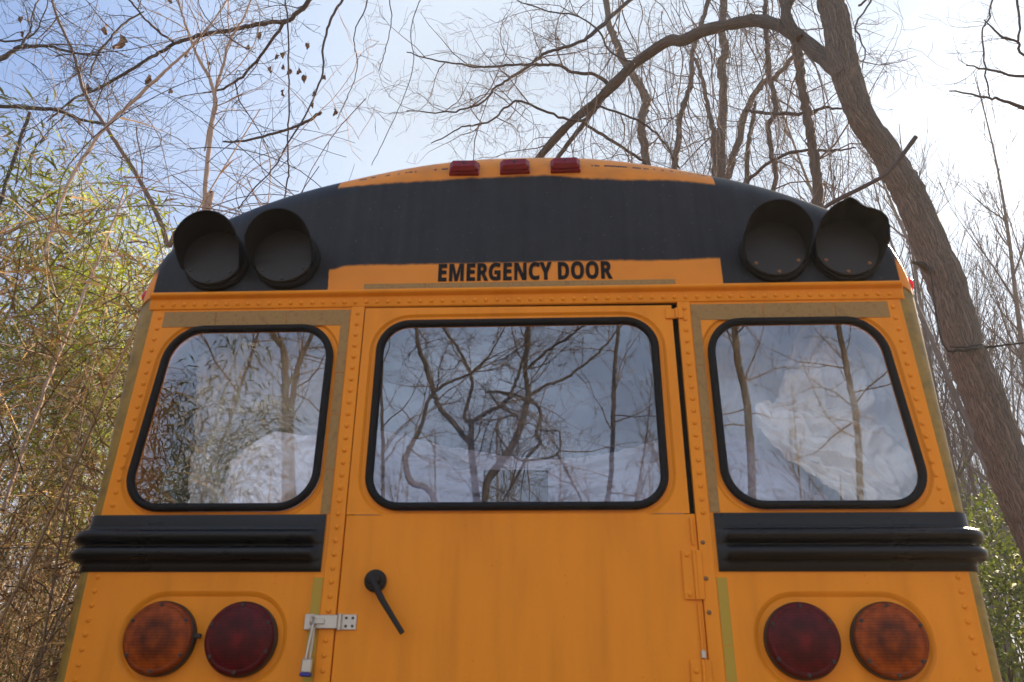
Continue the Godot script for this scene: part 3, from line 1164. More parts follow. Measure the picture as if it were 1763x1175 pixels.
func crumpled(t: Node3D, at: Vector3, s: float) -> void:
	# a dead leaf curled up on its stalk
	var b := MB.new()
	var rows := []
	var f := noise(t.get_child_count() * 3 + 1, 1.0, 2)
	var tw := rng.randf_range(0, TAU)
	for j in 7:
		var row := PackedVector3Array()
		var u := j / 6.0
		var w := s * 0.42 * sin(PI * clampf(u * 0.9 + 0.08, 0, 1))
		for i in 7:
			var k := i / 3.0 - 1.0
			var cur := k * 1.9
			var p := Vector3(sin(cur) * w * 0.7, -u * s, (1.0 - cos(cur)) * w * 0.5 + sin(u * 5.0) * s * 0.12)
			p += Vector3(f.get_noise_2d(i * 40.0, j * 40.0), f.get_noise_2d(i * 40.0 + 99.0, j * 40.0), f.get_noise_2d(i * 40.0, j * 40.0 + 77.0)) * s * 0.22
			row.append(p.rotated(Vector3.UP, tw))
		rows.append(row)
	b.sheet(rows, Vector3(sin(tw), 0, cos(tw)))
	b.tube(PackedVector3Array([Vector3(0, s * 0.5, 0), Vector3(0, 0, 0)]), same(0.0018, 2), 3)
	var o := put(t, "withered_leaf", b, M.withered)
	o.position = at

func bamboo(at: Vector3, height: float, culms: int, label: String, group: String, leaf_n: int, tone: Color, lean_to := Vector3.ZERO, dry := 0.15) -> void:
	var t := thing("bamboo", label, "bamboo", at, group)
	var lv := MB.new()
	var tw := MB.new()
	for k in culms:
		var b := MB.new()
		var p := Vector3(rng.randf_range(-0.25, 0.25), 0, rng.randf_range(-0.25, 0.25))
		var hh := height * rng.randf_range(0.75, 1.05)
		var d := Vector3(rng.randf_range(-0.12, 0.12), 1, rng.randf_range(-0.12, 0.12)) + lean_to * 0.4
		var cp := PackedVector3Array([p])
		var cr := PackedFloat32Array([0.010])
		for j in 14:
			d = (d + Vector3(lean_to.x, 0, lean_to.z) * 0.05 + Vector3(p.x, -0.3, p.z) * 0.012 * j * 0.5).normalized()
			p += d * hh / 14
			cp.append(p)
			cr.append(lerpf(0.010, 0.0025, j / 13.0))
		b.col = Color(0.14, 0.15, 0.035) if rng.randf() > 0.4 else Color(0.26, 0.2, 0.1)
		b.tube(cp, cr, 6)
		put(t, "culm", b, M.straw)
		for q in leaf_n / culms:
			var u := 1.0 - pow(rng.randf(), 1.3) * 0.36
			var i := mini(int(u * 14), 13)
			var o := cp[i].lerp(cp[i + 1], u * 14 - i)
			var rd := (rv3() * Vector3(1, 0.45, 1)).normalized()
			var ln := rng.randf_range(0.08, 0.42)
			var e := o + rd * ln + Vector3(0, -ln * ln * 0.5, 0)
			if q % 5 == 0:
				tw.tube(PackedVector3Array([o, o.lerp(e, 0.5) + Vector3(0, ln * 0.08, 0), e]), PackedFloat32Array([0.0018, 0.0014, 0.001]), 3)
			var g := rng.randf_range(0.65, 1.35)
			lv.col = Color(tone.r * g, tone.g * g, tone.b * g)
			if rng.randf() < dry:
				lv.col = Color(0.32, 0.24, 0.12) * rng.randf_range(0.6, 1.1)
			lv.leaf(e, (rd + rv3() * 0.7 + Vector3(0, -0.45, 0)).normalized(), (Vector3.UP + rv3() * 0.6).normalized(), rng.randf_range(0.09, 0.17), rng.randf_range(0.012, 0.020))
	put(t, "leaf_sprays", lv, M.leaf, "stuff")
	put(t, "side_twigs", tw, M.straw, "stuff")

func hedge_bush(at: Vector3, size: Vector3, leaves: int, label: String, group: String, sd: int) -> void:
	var t := thing("evergreen_bush", label, "bush", at, group)
	var f := noise(sd, 1.1, 3)
	var lv := MB.new()
	var st := MB.new()
	st.col = Color(0.09, 0.065, 0.04)
	for k in 46:
		var e := Vector3(rng.randf_range(-1, 1) * size.x, rng.randf_range(0.4, 1.0) * size.y, rng.randf_range(-1, 1) * size.z)
		var o := Vector3(e.x * 0.3, 0, e.z * 0.3)
		st.tube(PackedVector3Array([o, o.lerp(e, 0.5) + rv3() * 0.08, e]), PackedFloat32Array([0.012, 0.007, 0.003]), 4)
	put(t, "stems", st, M.straw, "stuff")
	var made := 0
	while made < leaves:
		var q := rv3()
		if q.length() > 1.0:
			continue
		q = q.normalized() * pow(q.length(), 0.45)
		q.y = signf(q.y) * pow(absf(q.y), 0.75)
		var p := Vector3(q.x * size.x, (q.y * 0.5 + 0.5) * size.y, q.z * size.z)
		p *= 1.0 + 0.22 * f.get_noise_3d(q.x * 2.0, q.y * 2.0, q.z * 2.0)
		var dn := f.get_noise_3d(p.x * 2.3 + at.x, p.y * 2.3, p.z * 2.3 + at.z)
		if dn < -0.12:
			made += 1 if rng.randf() < 0.1 else 0
			continue
		var g := rng.randf_range(0.6, 1.4) * (1.0 + dn * 0.4)
		lv.col = Color(0.11 * g, 0.142 * g, 0.022 * g)
		if rng.randf() < 0.07:
			lv.col = Color(0.30, 0.31, 0.06) * g
		lv.leaf(p, (q * 0.6 + rv3()).normalized(), (q + Vector3.UP * 0.5 + rv3() * 0.5).normalized(), rng.randf_range(0.045, 0.085), rng.randf_range(0.02, 0.034), 0.12)
		made += 1
	put(t, "leaf_sprays", lv, M.gloss_leaf, "stuff")

func slender_tree(label: String, group: String, at: Vector3, h: float, m: Material, limbs: int, dens: float) -> Node3D:
	var t := thing("slender_tree", label, "tree", at, group)
	var pts := []
	var rad := []
	var p := Vector3.ZERO
	var d := Vector3(rng.randf_range(-0.08, 0.08), 1, rng.randf_range(-0.08, 0.08))
	for j in 9:
		pts.append(p)
		rad.append(lerpf(h * 0.0085, 0.006, pow(j / 8.0, 0.8)))
		d = (d + rv3() * 0.07).normalized()
		p += d * h / 8
	var tr := stem(t, "trunk", pts, rad, m, 7, 3)
	var b := MB.new()
	var tp: PackedVector3Array = tr[0]
	var tq: PackedFloat32Array = tr[1]
	for k in limbs:
		var u := rng.randf_range(0.28, 0.97)
		var i := mini(int(u * (tp.size() - 1)), tp.size() - 2)
		var o := tp[i]
		var az := rng.randf_range(0, TAU)
		var dd := Vector3(cos(az), rng.randf_range(1.0, 2.2), sin(az)).normalized()
		var ln := h * rng.randf_range(0.14, 0.34) * (1.15 - u)
		var cp := PackedVector3Array([o])
		var cr := PackedFloat32Array([minf(tq[i] * 0.6, 0.022)])
		for j in 6:
			dd = (dd + rv3() * 0.12 + Vector3(0, 0.12, 0)).normalized()
			o += dd * ln / 6
			cp.append(o)
			cr.append(maxf(cr[0] * (1.0 - (j + 1) / 6.5), 0.005))
		b.tube(cp, cr, 4)
		sprout(b, cp, cr, {"level": 1, "along": 0.9, "spread": 0.55, "up": 0.35, "wig": 0.16, "thin": 0.004, "thick": 0.009}, 1, dens, ln * 0.5)
	put(t, "twigs", b, m, "stuff")
	return t

func again(o: Node3D, at: Vector3, turn: float, s: float) -> void:
	var r: Node3D = o.duplicate()
	r.name = numbered(String(o.name).rstrip("0123456789").rstrip("_"))
	add_child(r)
	r.position = at
	r.rotation.y = turn
	r.scale = Vector3.ONE * s

func cloth(called: String, label: String, category: String, a: Array, b: Array, m: Material, amp: float, sd: int, fr := 5.0) -> void:
	# a hanging sheet between two edges, with folds
	var f := noise(sd, 1.0, 3)
	var nu := 90
	var nv := 60
	var rows := []
	for j in nv + 1:
		var v := float(j) / nv
		var row := PackedVector3Array()
		for i in nu + 1:
			var u := float(i) / nu
			var p := along(a, u).lerp(along(b, u), v)
			var wu := u + 0.12 * f.get_noise_2d(v * 3.0, u * 2.0 + 9.0)
			p.z += amp * (0.8 * f.get_noise_2d(wu * fr, v * fr * 0.45) + 0.34 * (0.5 - absf(f.get_noise_2d(wu * fr * 2.4, v * fr * 0.9 + 40.0)) * 2.0) + 0.04 * f.get_noise_2d(wu * fr * 7.0, v * fr * 3.5))
			row.append(p)
		rows.append(row)
	var mb := MB.new()
	mb.sheet(rows, Vector3(0, 0, 1))
	lone(called, mb, m, label, category)

func along(a: Array, u: float) -> Vector3:
	var k := u * (a.size() - 1)
	var i := mini(int(k), a.size() - 2)
	var p: Vector3 = a[i]
	return p.cubic_interpolate(a[i + 1], a[maxi(i - 1, 0)], a[mini(i + 2, a.size() - 1)], k - i)

# ---------------------------------------------------------------- scene
const SUN := Vector3(0.518, 0.534, -0.668)

func sky_image() -> ImageTexture:
	# clear winter air with thin high cloud: paler towards the sun and the horizon, and brightened on the unseen far side
	var w := 1024
	var h := 512
	var im := Image.create(w, h, false, Image.FORMAT_RGBF)
	var f := noise(61, 1.0, 5)
	var s := SUN.normalized()
	for py in h:
		var el := PI * (0.5 - (py + 0.5) / h)
		for px in w:
			var az := TAU * (px + 0.5) / w
			var d := Vector3(sin(az) * cos(el), sin(el), -cos(az) * cos(el))
			var y := maxf(d.y, 0.0)
			var cs := clampf(d.dot(s), -1.0, 1.0)
			var th := rad_to_deg(acos(cs))
			var hz := exp(-y * 3.2)
			var ray := 0.47 * (1.0 + 1.5 * cs * cs)
			var c := Color(0.062, 0.150, 0.345).lerp(Color(0.50, 0.56, 0.64), hz) * ray
			var veil := f.get_noise_3d(d.x * 1.6 / (y + 0.35), d.z * 2.6 / (y + 0.35), 2.0 + d.y)
			var sheet := 1.0 - smoothstep(38.0, 67.0, th + veil * 9.0)
			c = c.lerp(Color(0.218, 0.248, 0.286) * (1.0 + 0.16 * veil), 0.95 * sheet)
			c += Color(1.0, 0.985, 0.965) * (0.22 * exp(-pow(th / 8.0, 2.0)) + 0.012 * exp(-pow(th / 20.0, 2.0)))
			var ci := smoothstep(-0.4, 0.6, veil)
			c = c.lerp(Color(0.47, 0.545, 0.67), (0.3 + 0.5 * ci) * smoothstep(68.0, 108.0, th))  # brighter veil added opposite the sun, out of view, to light the bus rear
			im.set_pixel(px, py, Color(c.r, c.g, c.b))
	return ImageTexture.create_from_image(im)

func _ready() -> void:
	rng.seed = 20240215
	# camera, a little below the windows and looking up
	var cam := Camera3D.new()
	cam.name = "camera"
	cam.position = Vector3(0.09107, 1.08575, 2.20985)
	cam.basis = Basis.from_euler(Vector3(deg_to_rad(25.2954), deg_to_rad(2.8757), deg_to_rad(0.4608)))
	var ca := CameraAttributesPhysical.new()
	ca.frustum_focal_length = 12.0 / tan(deg_to_rad(45.08 / 2.0))
	ca.frustum_focus_distance = 8.0
	ca.exposure_aperture = 6.0
	ca.frustum_near = 0.05
	ca.frustum_far = 900.0
	cam.attributes = ca
	cam.near = 0.05
	cam.far = 900.0
	cam.fov = 45.08
	add_child(cam)
	cam.current = true
	var we := WorldEnvironment.new()
	we.name = "world_environment"
	var e := Environment.new()
	e.background_mode = Environment.BG_SKY
	var sk := Sky.new()
	var pm := PanoramaSkyMaterial.new()
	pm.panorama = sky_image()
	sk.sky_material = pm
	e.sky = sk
	e.tonemap_mode = Environment.TONE_MAPPER_LINEAR
	e.tonemap_exposure = 3.5
	e.background_energy_multiplier = 1.0
	e.fog_enabled = true
	e.fog_density = 0.0035
	e.fog_light_color = Color(1.0, 0.97, 0.93)
	e.sdfgi_enabled = true
	e.ssao_enabled = true
	e.ssil_enabled = true
	we.environment = e
	add_child(we)
	var sun := DirectionalLight3D.new()
	sun.name = "sun"
	sun.light_color = Color(1.0, 0.91, 0.77)
	sun.light_energy = 1.5
	sun.light_angular_distance = 0.5
	sun.shadow_enabled = true
	sun.look_at_from_position(SUN * 50.0, Vector3.ZERO)
	add_child(sun)
	make_materials()

	# ground
	var b := MB.new()
	b.quad(Vector3(-400, 0, -400), Vector3(400, 0, -400), Vector3(400, 0, 400), Vector3(-400, 0, 400), Vector3.UP)
	lone("ground", b, M.ground, "brown leaf-littered woodland ground", "", "", "structure")

	build_bus()
	padlock()
	inside()
	right_trees()
	left_side()
	right_side()
	behind()

func padlock() -> void:
	var t := thing("padlock", "small silver padlock with blue base hanging from the hasp", "padlock", Vector3(-0.527, 1.226, 0.027))
	var b := MB.new()
	b.box(Vector3(0, 0, 0), Vector3(0.026, 0.034, 0.014), 0.003)
	put(t, "body", b, M.steel)
	b = MB.new()
	b.box(Vector3(0, -0.021, 0), Vector3(0.029, 0.009, 0.017), 0.003)
	put(t, "bumper", b, M.blue_plastic)
	b = MB.new()
	var p := PackedVector3Array([Vector3(-0.003, 0.015, 0.008), Vector3(0.0, 0.06, 0.007), Vector3(0.002, 0.085, 0.005)])
	for i in 7:
		var a := PI * i / 6
		p.append(Vector3(0.002, 0.092 + 0.008 * sin(a), 0.008 * cos(a) - 0.003))
	p.append_array(PackedVector3Array([Vector3(0.003, 0.06, -0.010), Vector3(0.003, 0.015, -0.006)]))
	b.tube(p, same(0.0036, p.size()), 10)
	put(t, "shackle", b, M.steel)
	t.rotation_degrees.z = -2.0

func inside() -> void:
	cloth("white_blanket", "bright white blanket bunched in the lower corner of the left rear window", "blanket",
		[Vector3(-0.854, 1.667, -0.090), Vector3(-0.849, 1.785, -0.090), Vector3(-0.798, 1.845, -0.090), Vector3(-0.713, 1.881, -0.080), Vector3(-0.630, 1.869, -0.090), Vector3(-0.511, 1.878, -0.100)],
		[Vector3(-0.853, 1.660, -0.090), Vector3(-0.806, 1.638, -0.090), Vector3(-0.754, 1.630, -0.090), Vector3(-0.666, 1.624, -0.080), Vector3(-0.585, 1.626, -0.090), Vector3(-0.487, 1.623, -0.100)], M.white_cloth, 0.03, 3, 3.0)
	cloth("grey_sheet", "grey sheet draped above the white blanket in the left rear window", "sheet",
		[Vector3(-0.915, 1.800, -0.140), Vector3(-0.871, 1.895, -0.140), Vector3(-0.819, 1.943, -0.150), Vector3(-0.748, 1.962, -0.150), Vector3(-0.656, 1.953, -0.150), Vector3(-0.529, 1.948, -0.150)],
		[Vector3(-0.882, 1.770, -0.130), Vector3(-0.858, 1.797, -0.130), Vector3(-0.811, 1.840, -0.130), Vector3(-0.726, 1.868, -0.130), Vector3(-0.635, 1.813, -0.130), Vector3(-0.512, 1.812, -0.130)], M.grey_cloth, 0.05, 4, 4.0)
	cloth("window_curtain", "pale curtain hanging in folds inside the left rear window", "curtain",
		[Vector3(-1.064, 2.311, -0.170), Vector3(-0.956, 2.310, -0.170), Vector3(-0.834, 2.303, -0.160), Vector3(-0.722, 2.306, -0.170), Vector3(-0.528, 2.303, -0.170)],
		[Vector3(-0.993, 1.630, -0.200), Vector3(-0.857, 1.628, -0.190), Vector3(-0.755, 1.630, -0.200), Vector3(-0.647, 1.627, -0.190), Vector3(-0.476, 1.629, -0.200)], M.grey_cloth, 0.05, 5, 7.0)
	cloth("window_curtain", "blue-grey curtain stretched across the emergency door's window", "curtain",
		[Vector3(-0.616, 2.420, -0.340), Vector3(-0.283, 2.404, -0.320), Vector3(-0.000, 2.410, -0.340), Vector3(0.301, 2.394, -0.320), Vector3(0.563, 2.400, -0.340)],
		[Vector3(-0.561, 1.633, -0.340), Vector3(-0.246, 1.624, -0.300), Vector3(0.001, 1.632, -0.340), Vector3(0.266, 1.622, -0.300), Vector3(0.517, 1.630, -0.340)], M.blue_cloth, 0.05, 6, 5.0)
	cloth("bedding", "lavender bedding heaped along the bottom of the door's window", "bedding",
		[Vector3(-0.566, 1.973, -0.300), Vector3(-0.369, 1.931, -0.280), Vector3(-0.181, 1.885, -0.280), Vector3(0.039, 1.855, -0.280), Vector3(0.239, 1.863, -0.280), Vector3(0.519, 1.943, -0.300)],
		[Vector3(-0.496, 1.615, -0.140), Vector3(-0.325, 1.612, -0.130), Vector3(-0.159, 1.614, -0.140), Vector3(0.041, 1.614, -0.140), Vector3(0.223, 1.611, -0.130), Vector3(0.469, 1.612, -0.140)], M.lavender_cloth, 0.05, 7, 4.0)
	var b := MB.new()
	b.box((Vector3(-0.096, 1.747, -0.075) + Vector3(0.075, 1.639, -0.075)) * 0.5 + Vector3(0, 0, -0.03), Vector3(0.185, 0.125, 0.09), 0.004)
	lone("small_box", b, M.box_card, "dark box on the bedding behind the door's window", "box")
	cloth("draped_sheet", "creased off-white sheet slung diagonally across the right rear window", "sheet",
		[Vector3(0.889, 2.278, -0.200), Vector3(0.827, 2.114, -0.160), Vector3(0.766, 1.983, -0.120), Vector3(0.692, 1.949, -0.100), Vector3(0.700, 1.851, -0.070), Vector3(0.791, 1.764, -0.060), Vector3(0.870, 1.697, -0.070), Vector3(0.908, 1.624, -0.090)],
		[Vector3(1.122, 2.294, -0.240), Vector3(1.167, 2.172, -0.220), Vector3(1.176, 2.017, -0.180), Vector3(1.179, 1.899, -0.160), Vector3(1.136, 1.804, -0.140), Vector3(1.146, 1.729, -0.120), Vector3(1.148, 1.662, -0.120), Vector3(1.075, 1.614, -0.120)], M.beige_cloth, 0.08, 8, 3.4)
	cloth("pillow_cover", "lavender pillow low in the inner corner of the right rear window", "pillow",
		[Vector3(0.554, 1.906, -0.140), Vector3(0.642, 1.871, -0.130), Vector3(0.735, 1.821, -0.120), Vector3(0.822, 1.734, -0.120), Vector3(0.908, 1.641, -0.130)],
		[Vector3(0.523, 1.616, -0.120), Vector3(0.610, 1.613, -0.110), Vector3(0.706, 1.613, -0.110), Vector3(0.802, 1.612, -0.110), Vector3(0.900, 1.614, -0.120)], M.lavender_cloth, 0.03, 9, 3.0)
	cloth("window_curtain", "grey curtain behind the draped sheet in the right rear window", "curtain",
		[Vector3(0.580, 2.358, -0.280), Vector3(0.700, 2.345, -0.260), Vector3(0.821, 2.354, -0.280), Vector3(0.967, 2.341, -0.260), Vector3(1.031, 2.350, -0.280)],
		[Vector3(0.518, 1.643, -0.280), Vector3(0.625, 1.639, -0.260), Vector3(0.733, 1.643, -0.280), Vector3(0.863, 1.638, -0.260), Vector3(0.955, 1.642, -0.280)], M.grey_cloth, 0.06, 10, 6.0)

func twig_part(t: Node3D, runs: Array, o: Dictionary, dens: float, length: float, m: Material) -> void:
	var b := MB.new()
	for r in runs:
		sprout(b, r[0], r[1], o, o.level, dens, length)
	put(t, "twigs", b, m, "stuff")

func right_trees() -> void:
	# the big leaning trunk with its arching limb
	var t := thing("leaning_tree", "thick furrowed trunk leaning over the bus with one long arching limb", "tree")
	knobbly(t, "trunk", [Vector3(2.944, 8.539, -3.500), Vector3(2.818, 7.726, -3.500), Vector3(2.753, 7.270, -3.500), Vector3(2.771, 7.011, -3.500), Vector3(2.750, 6.622, -3.500), Vector3(2.755, 6.309, -3.500), Vector3(2.810, 5.864, -3.500), Vector3(2.923, 5.543, -3.500), Vector3(2.994, 5.283, -3.500), Vector3(3.059, 5.037, -3.500), Vector3(3.119, 4.565, -3.500), Vector3(3.167, 4.222, -3.500), Vector3(3.184, 3.687, -3.500), Vector3(3.232, 3.292, -3.500), Vector3(3.261, 2.919, -3.500), Vector3(3.303, 2.577, -3.500), Vector3(3.357, 2.260, -3.500), Vector3(3.406, 1.885, -3.500), Vector3(3.459, 1.429, -3.500), Vector3(3.539, 0.881, -3.500)], [0.1120, 0.1126, 0.1148, 0.1206, 0.1250, 0.1227, 0.1150, 0.1105, 0.1152, 0.1266, 0.1269, 0.1363, 0.1314, 0.1433, 0.1356, 0.1395, 0.1433, 0.1494, 0.1574, 0.1788], M.bark)
	var limb := knobbly(t, "limb", [Vector3(2.716, 6.290, -3.450), Vector3(2.677, 6.607, -3.610), Vector3(2.629, 6.913, -3.761), Vector3(2.556, 7.295, -3.943), Vector3(2.442, 7.622, -4.117), Vector3(2.297, 7.842, -4.274), Vector3(2.106, 7.988, -4.453), Vector3(1.872, 8.124, -4.657), Vector3(1.647, 8.175, -4.851), Vector3(1.499, 8.280, -4.967), Vector3(1.150, 8.246, -5.266), Vector3(0.966, 8.164, -5.441), Vector3(0.735, 8.062, -5.651), Vector3(0.540, 7.999, -5.811), Vector3(0.383, 7.940, -5.940), Vector3(0.178, 7.827, -6.118), Vector3(0.006, 7.702, -6.279), Vector3(-0.224, 7.510, -6.500)], [0.0701, 0.0771, 0.0689, 0.0672, 0.0647, 0.0666, 0.0633, 0.0626, 0.0617, 0.0597, 0.0586, 0.0594, 0.0547, 0.0525, 0.0497, 0.0474, 0.0423, 0.0364], M.bark, 6)
	var l2 := stem(t, "limb", [Vector3(2.735, 8.037, -3.900), Vector3(2.476, 7.547, -3.847), Vector3(2.479, 7.287, -3.821), Vector3(2.526, 7.105, -3.800)], [0.0414, 0.0488, 0.0508, 0.0418], M.bark, 14, 6)
	stem(t, "branch_stub", [Vector3(3.009, 4.291, -3.400), Vector3(2.916, 4.295, -3.316), Vector3(2.831, 4.278, -3.250)], [0.0334, 0.0198, 0.0109], M.bark, 12, 4)
	var s1 := stem(t, "branch", [Vector3(0.908, 8.202, -5.600), Vector3(0.682, 8.327, -5.517), Vector3(0.418, 8.306, -5.435), Vector3(0.222, 8.361, -5.369), Vector3(0.047, 8.316, -5.314), Vector3(-0.202, 8.259, -5.236), Vector3(-0.473, 8.149, -5.148), Vector3(-0.731, 8.077, -5.063), Vector3(-1.135, 8.049, -4.926), Vector3(-1.493, 8.071, -4.800)], [0.0281, 0.0209, 0.0187, 0.0186, 0.0161, 0.0139, 0.0137, 0.0112, 0.0087, 0.0056], M.dark_twig, 6, 5, 0.01)
	var s2 := stem(t, "branch", [Vector3(1.658, 9.721, -5.400), Vector3(1.151, 9.287, -5.264), Vector3(0.733, 8.671, -5.122), Vector3(0.494, 8.389, -5.044), Vector3(0.185, 8.184, -4.953), Vector3(0.050, 8.077, -4.911), Vector3(-0.115, 7.849, -4.850), Vector3(-0.331, 7.587, -4.771), Vector3(-0.467, 7.430, -4.720), Vector3(-0.567, 7.206, -4.667), Vector3(-0.786, 7.035, -4.590), Vector3(-0.996, 6.934, -4.520), Vector3(-1.352, 6.866, -4.400)], [0.0293, 0.0263, 0.0254, 0.0181, 0.0178, 0.0176, 0.0151, 0.0148, 0.0127, 0.0113, 0.0102, 0.0079, 0.0051], M.dark_twig, 6, 5, 0.01)
	var s3 := stem(t, "branch", [Vector3(0.587, 7.887, -5.800), Vector3(0.398, 7.806, -5.729), Vector3(0.116, 7.842, -5.613), Vector3(-0.210, 7.910, -5.474), Vector3(-0.366, 7.776, -5.407), Vector3(-0.547, 7.477, -5.305), Vector3(-0.764, 7.336, -5.210), Vector3(-0.901, 7.238, -5.147), Vector3(-1.183, 6.923, -5.000)], [0.0211, 0.0163, 0.0162, 0.0139, 0.0138, 0.0111, 0.0100, 0.0086, 0.0054], M.dark_twig, 6, 5, 0.01)
	var s4 := stem(t, "branch", [Vector3(0.920, 8.568, -6.000), Vector3(0.781, 8.419, -6.152), Vector3(0.670, 8.344, -6.249), Vector3(0.541, 8.231, -6.372), Vector3(0.312, 8.042, -6.579), Vector3(0.076, 7.818, -6.800)], [0.0198, 0.0297, 0.0326, 0.0328, 0.0304, 0.0284], M.vine_bark, 8, 5, 0.008)
	var s5 := stem(t, "branch", [Vector3(0.541, 7.937, -5.900), Vector3(0.789, 7.832, -6.046), Vector3(1.207, 7.692, -6.276), Vector3(1.410, 7.573, -6.400)], [0.0192, 0.0215, 0.0195, 0.0170], M.dark_twig, 6, 5, 0.01)
	var s6 := stem(t, "branch", [Vector3(0.664, 8.077, -5.800), Vector3(0.789, 8.094, -5.835), Vector3(1.241, 7.985, -5.972), Vector3(1.520, 7.778, -6.075), Vector3(1.738, 7.412, -6.200)], [0.0144, 0.0145, 0.0145, 0.0145, 0.0119], M.dark_twig, 6, 5, 0.01)
	var s7 := stem(t, "branch", [Vector3(1.112, 7.991, -5.000), Vector3(0.849, 8.178, -5.000), Vector3(0.734, 8.490, -5.000), Vector3(0.516, 8.740, -5.000), Vector3(0.132, 8.850, -5.000), Vector3(-0.245, 9.058, -5.000)], [0.0110, 0.0111, 0.0112, 0.0090, 0.0090, 0.0070], M.dark_twig, 6, 5, 0.012)
	var s8 := stem(t, "branch", [Vector3(3.050, 7.291, -3.600), Vector3(3.133, 7.273, -3.504), Vector3(2.836, 6.727, -3.300), Vector3(2.786, 6.293, -3.135), Vector3(2.653, 5.945, -3.000)], [0.0126, 0.0089, 0.0085, 0.0064, 0.0035], M.dark_twig, 5, 5, 0.01)
	twig_part(t, [limb, s1, s2, s3, s5, s6, s7], {"level": 2, "wig": 0.46, "grav": 0.02, "thin": 0.0016, "thick": 0.0062, "spread": 0.95, "t0": 0.25, "more": 1.3}, 5.0, 1.0, M.twig)
	twig_part(t, [l2, s8, s4], {"level": 1, "wig": 0.34, "grav": 0.05, "thin": 0.0013}, 7.0, 0.5, M.twig)

	# trees wrapped in vines beyond the bus
	var vt := [
		["vine_clad_tree", "straight upright trunk wrapped in vines rising behind the roof's right half", [Vector3(3.185, 13.045, -8.000), Vector3(3.102, 12.221, -8.000), Vector3(3.065, 11.863, -8.000), Vector3(2.986, 11.553, -8.000), Vector3(3.018, 11.119, -8.000), Vector3(2.928, 10.787, -8.000), Vector3(2.908, 10.411, -8.000), Vector3(2.836, 9.698, -8.000), Vector3(2.762, 9.316, -8.000), Vector3(2.702, 8.716, -8.000), Vector3(2.564, 7.420, -8.000)], [0.0652, 0.0636, 0.0629, 0.0623, 0.0638, 0.0655, 0.0647, 0.0677, 0.0713, 0.0743, 0.0751]],
		["vine_clad_tree", "crooked dark trunk rising behind the roof's peak, left of the upright ones", [Vector3(1.171, 13.438, -8.500), Vector3(1.208, 12.338, -8.500), Vector3(1.325, 11.816, -8.500), Vector3(1.469, 11.322, -8.500), Vector3(1.684, 10.803, -8.500), Vector3(1.754, 10.526, -8.500), Vector3(1.639, 10.055, -8.500), Vector3(1.669, 9.616, -8.500), Vector3(1.661, 9.044, -8.500), Vector3(1.598, 7.754, -8.500)], [0.0579, 0.0561, 0.0602, 0.0593, 0.0632, 0.0674, 0.0665, 0.0655, 0.0689, 0.0704]],
		["vine_clad_tree", "wavy thin trunk swinging left behind the roof, beside the straight one", [Vector3(2.802, 12.203, -7.500), Vector3(2.706, 11.687, -7.500), Vector3(2.521, 11.054, -7.500), Vector3(2.358, 10.529, -7.500), Vector3(2.293, 9.972, -7.500), Vector3(2.146, 9.559, -7.500), Vector3(2.059, 9.221, -7.500), Vector3(2.019, 8.932, -7.500), Vector3(1.902, 8.290, -7.500), Vector3(1.798, 7.124, -7.500)], [0.0331, 0.0349, 0.0365, 0.0359, 0.0396, 0.0391, 0.0387, 0.0425, 0.0499, 0.0478]],
		["vine_clad_tree", "short kinked thin stem between the wavy trunk and the straight trunk", [Vector3(2.270, 9.985, -7.000), Vector3(2.323, 9.727, -7.000), Vector3(2.368, 9.143, -7.000), Vector3(2.401, 8.716, -7.000), Vector3(2.388, 8.175, -7.000), Vector3(2.292, 6.800, -7.000)], [0.0127, 0.0252, 0.0288, 0.0324, 0.0318, 0.0339]],
		["vine_clad_tree", "dark forked trunk with a slanting limb right of the straight one", [Vector3(4.266, 11.056, -7.800), Vector3(3.991, 10.712, -7.800), Vector3(3.669, 10.317, -7.800), Vector3(3.437, 10.172, -7.800), Vector3(3.139, 9.664, -7.800), Vector3(2.994, 9.146, -7.800), Vector3(2.786, 8.563, -7.800), Vector3(2.596, 7.294, -7.800)], [0.0185, 0.0367, 0.0408, 0.0451, 0.0488, 0.0524, 0.0514, 0.0532]],
		["vine_clad_tree", "thin straight dark stem right of the forked trunk, cut off above", [Vector3(3.108, 9.316, -7.200), Vector3(3.051, 9.041, -7.200), Vector3(2.961, 8.690, -7.200), Vector3(2.925, 8.517, -7.200), Vector3(2.832, 7.981, -7.200), Vector3(2.694, 6.826, -7.200)], [0.0168, 0.0291, 0.0287, 0.0286, 0.0320, 0.0344]],
		["vine_clad_tree", "heavy twisted stem left of the leaning tree, hung with ropes of vine", [Vector3(2.739, 9.034, -4.600), Vector3(2.745, 8.484, -4.600), Vector3(2.801, 7.866, -4.600), Vector3(2.808, 7.607, -4.600), Vector3(2.777, 7.253, -4.600), Vector3(2.786, 6.901, -4.600), Vector3(2.776, 6.548, -4.600), Vector3(2.773, 6.249, -4.600), Vector3(2.738, 5.822, -4.600), Vector3(2.623, 4.910, -4.600)], [0.0400, 0.0422, 0.0441, 0.0467, 0.0429, 0.0451, 0.0443, 0.0466, 0.0484, 0.0488]],
		["vine_clad_tree", "knotted grey stem between the forked trunk and the twisted one", [Vector3(2.959, 9.996, -5.600), Vector3(2.914, 9.509, -5.600), Vector3(2.869, 9.139, -5.600), Vector3(2.843, 8.645, -5.600), Vector3(2.810, 8.263, -5.600), Vector3(2.824, 7.829, -5.600), Vector3(2.702, 7.510, -5.600), Vector3(2.689, 7.137, -5.600), Vector3(2.692, 6.800, -5.600), Vector3(2.579, 5.769, -5.600)], [0.0227, 0.0297, 0.0293, 0.0305, 0.0283, 0.0312, 0.0308, 0.0269, 0.0265, 0.0284]]]
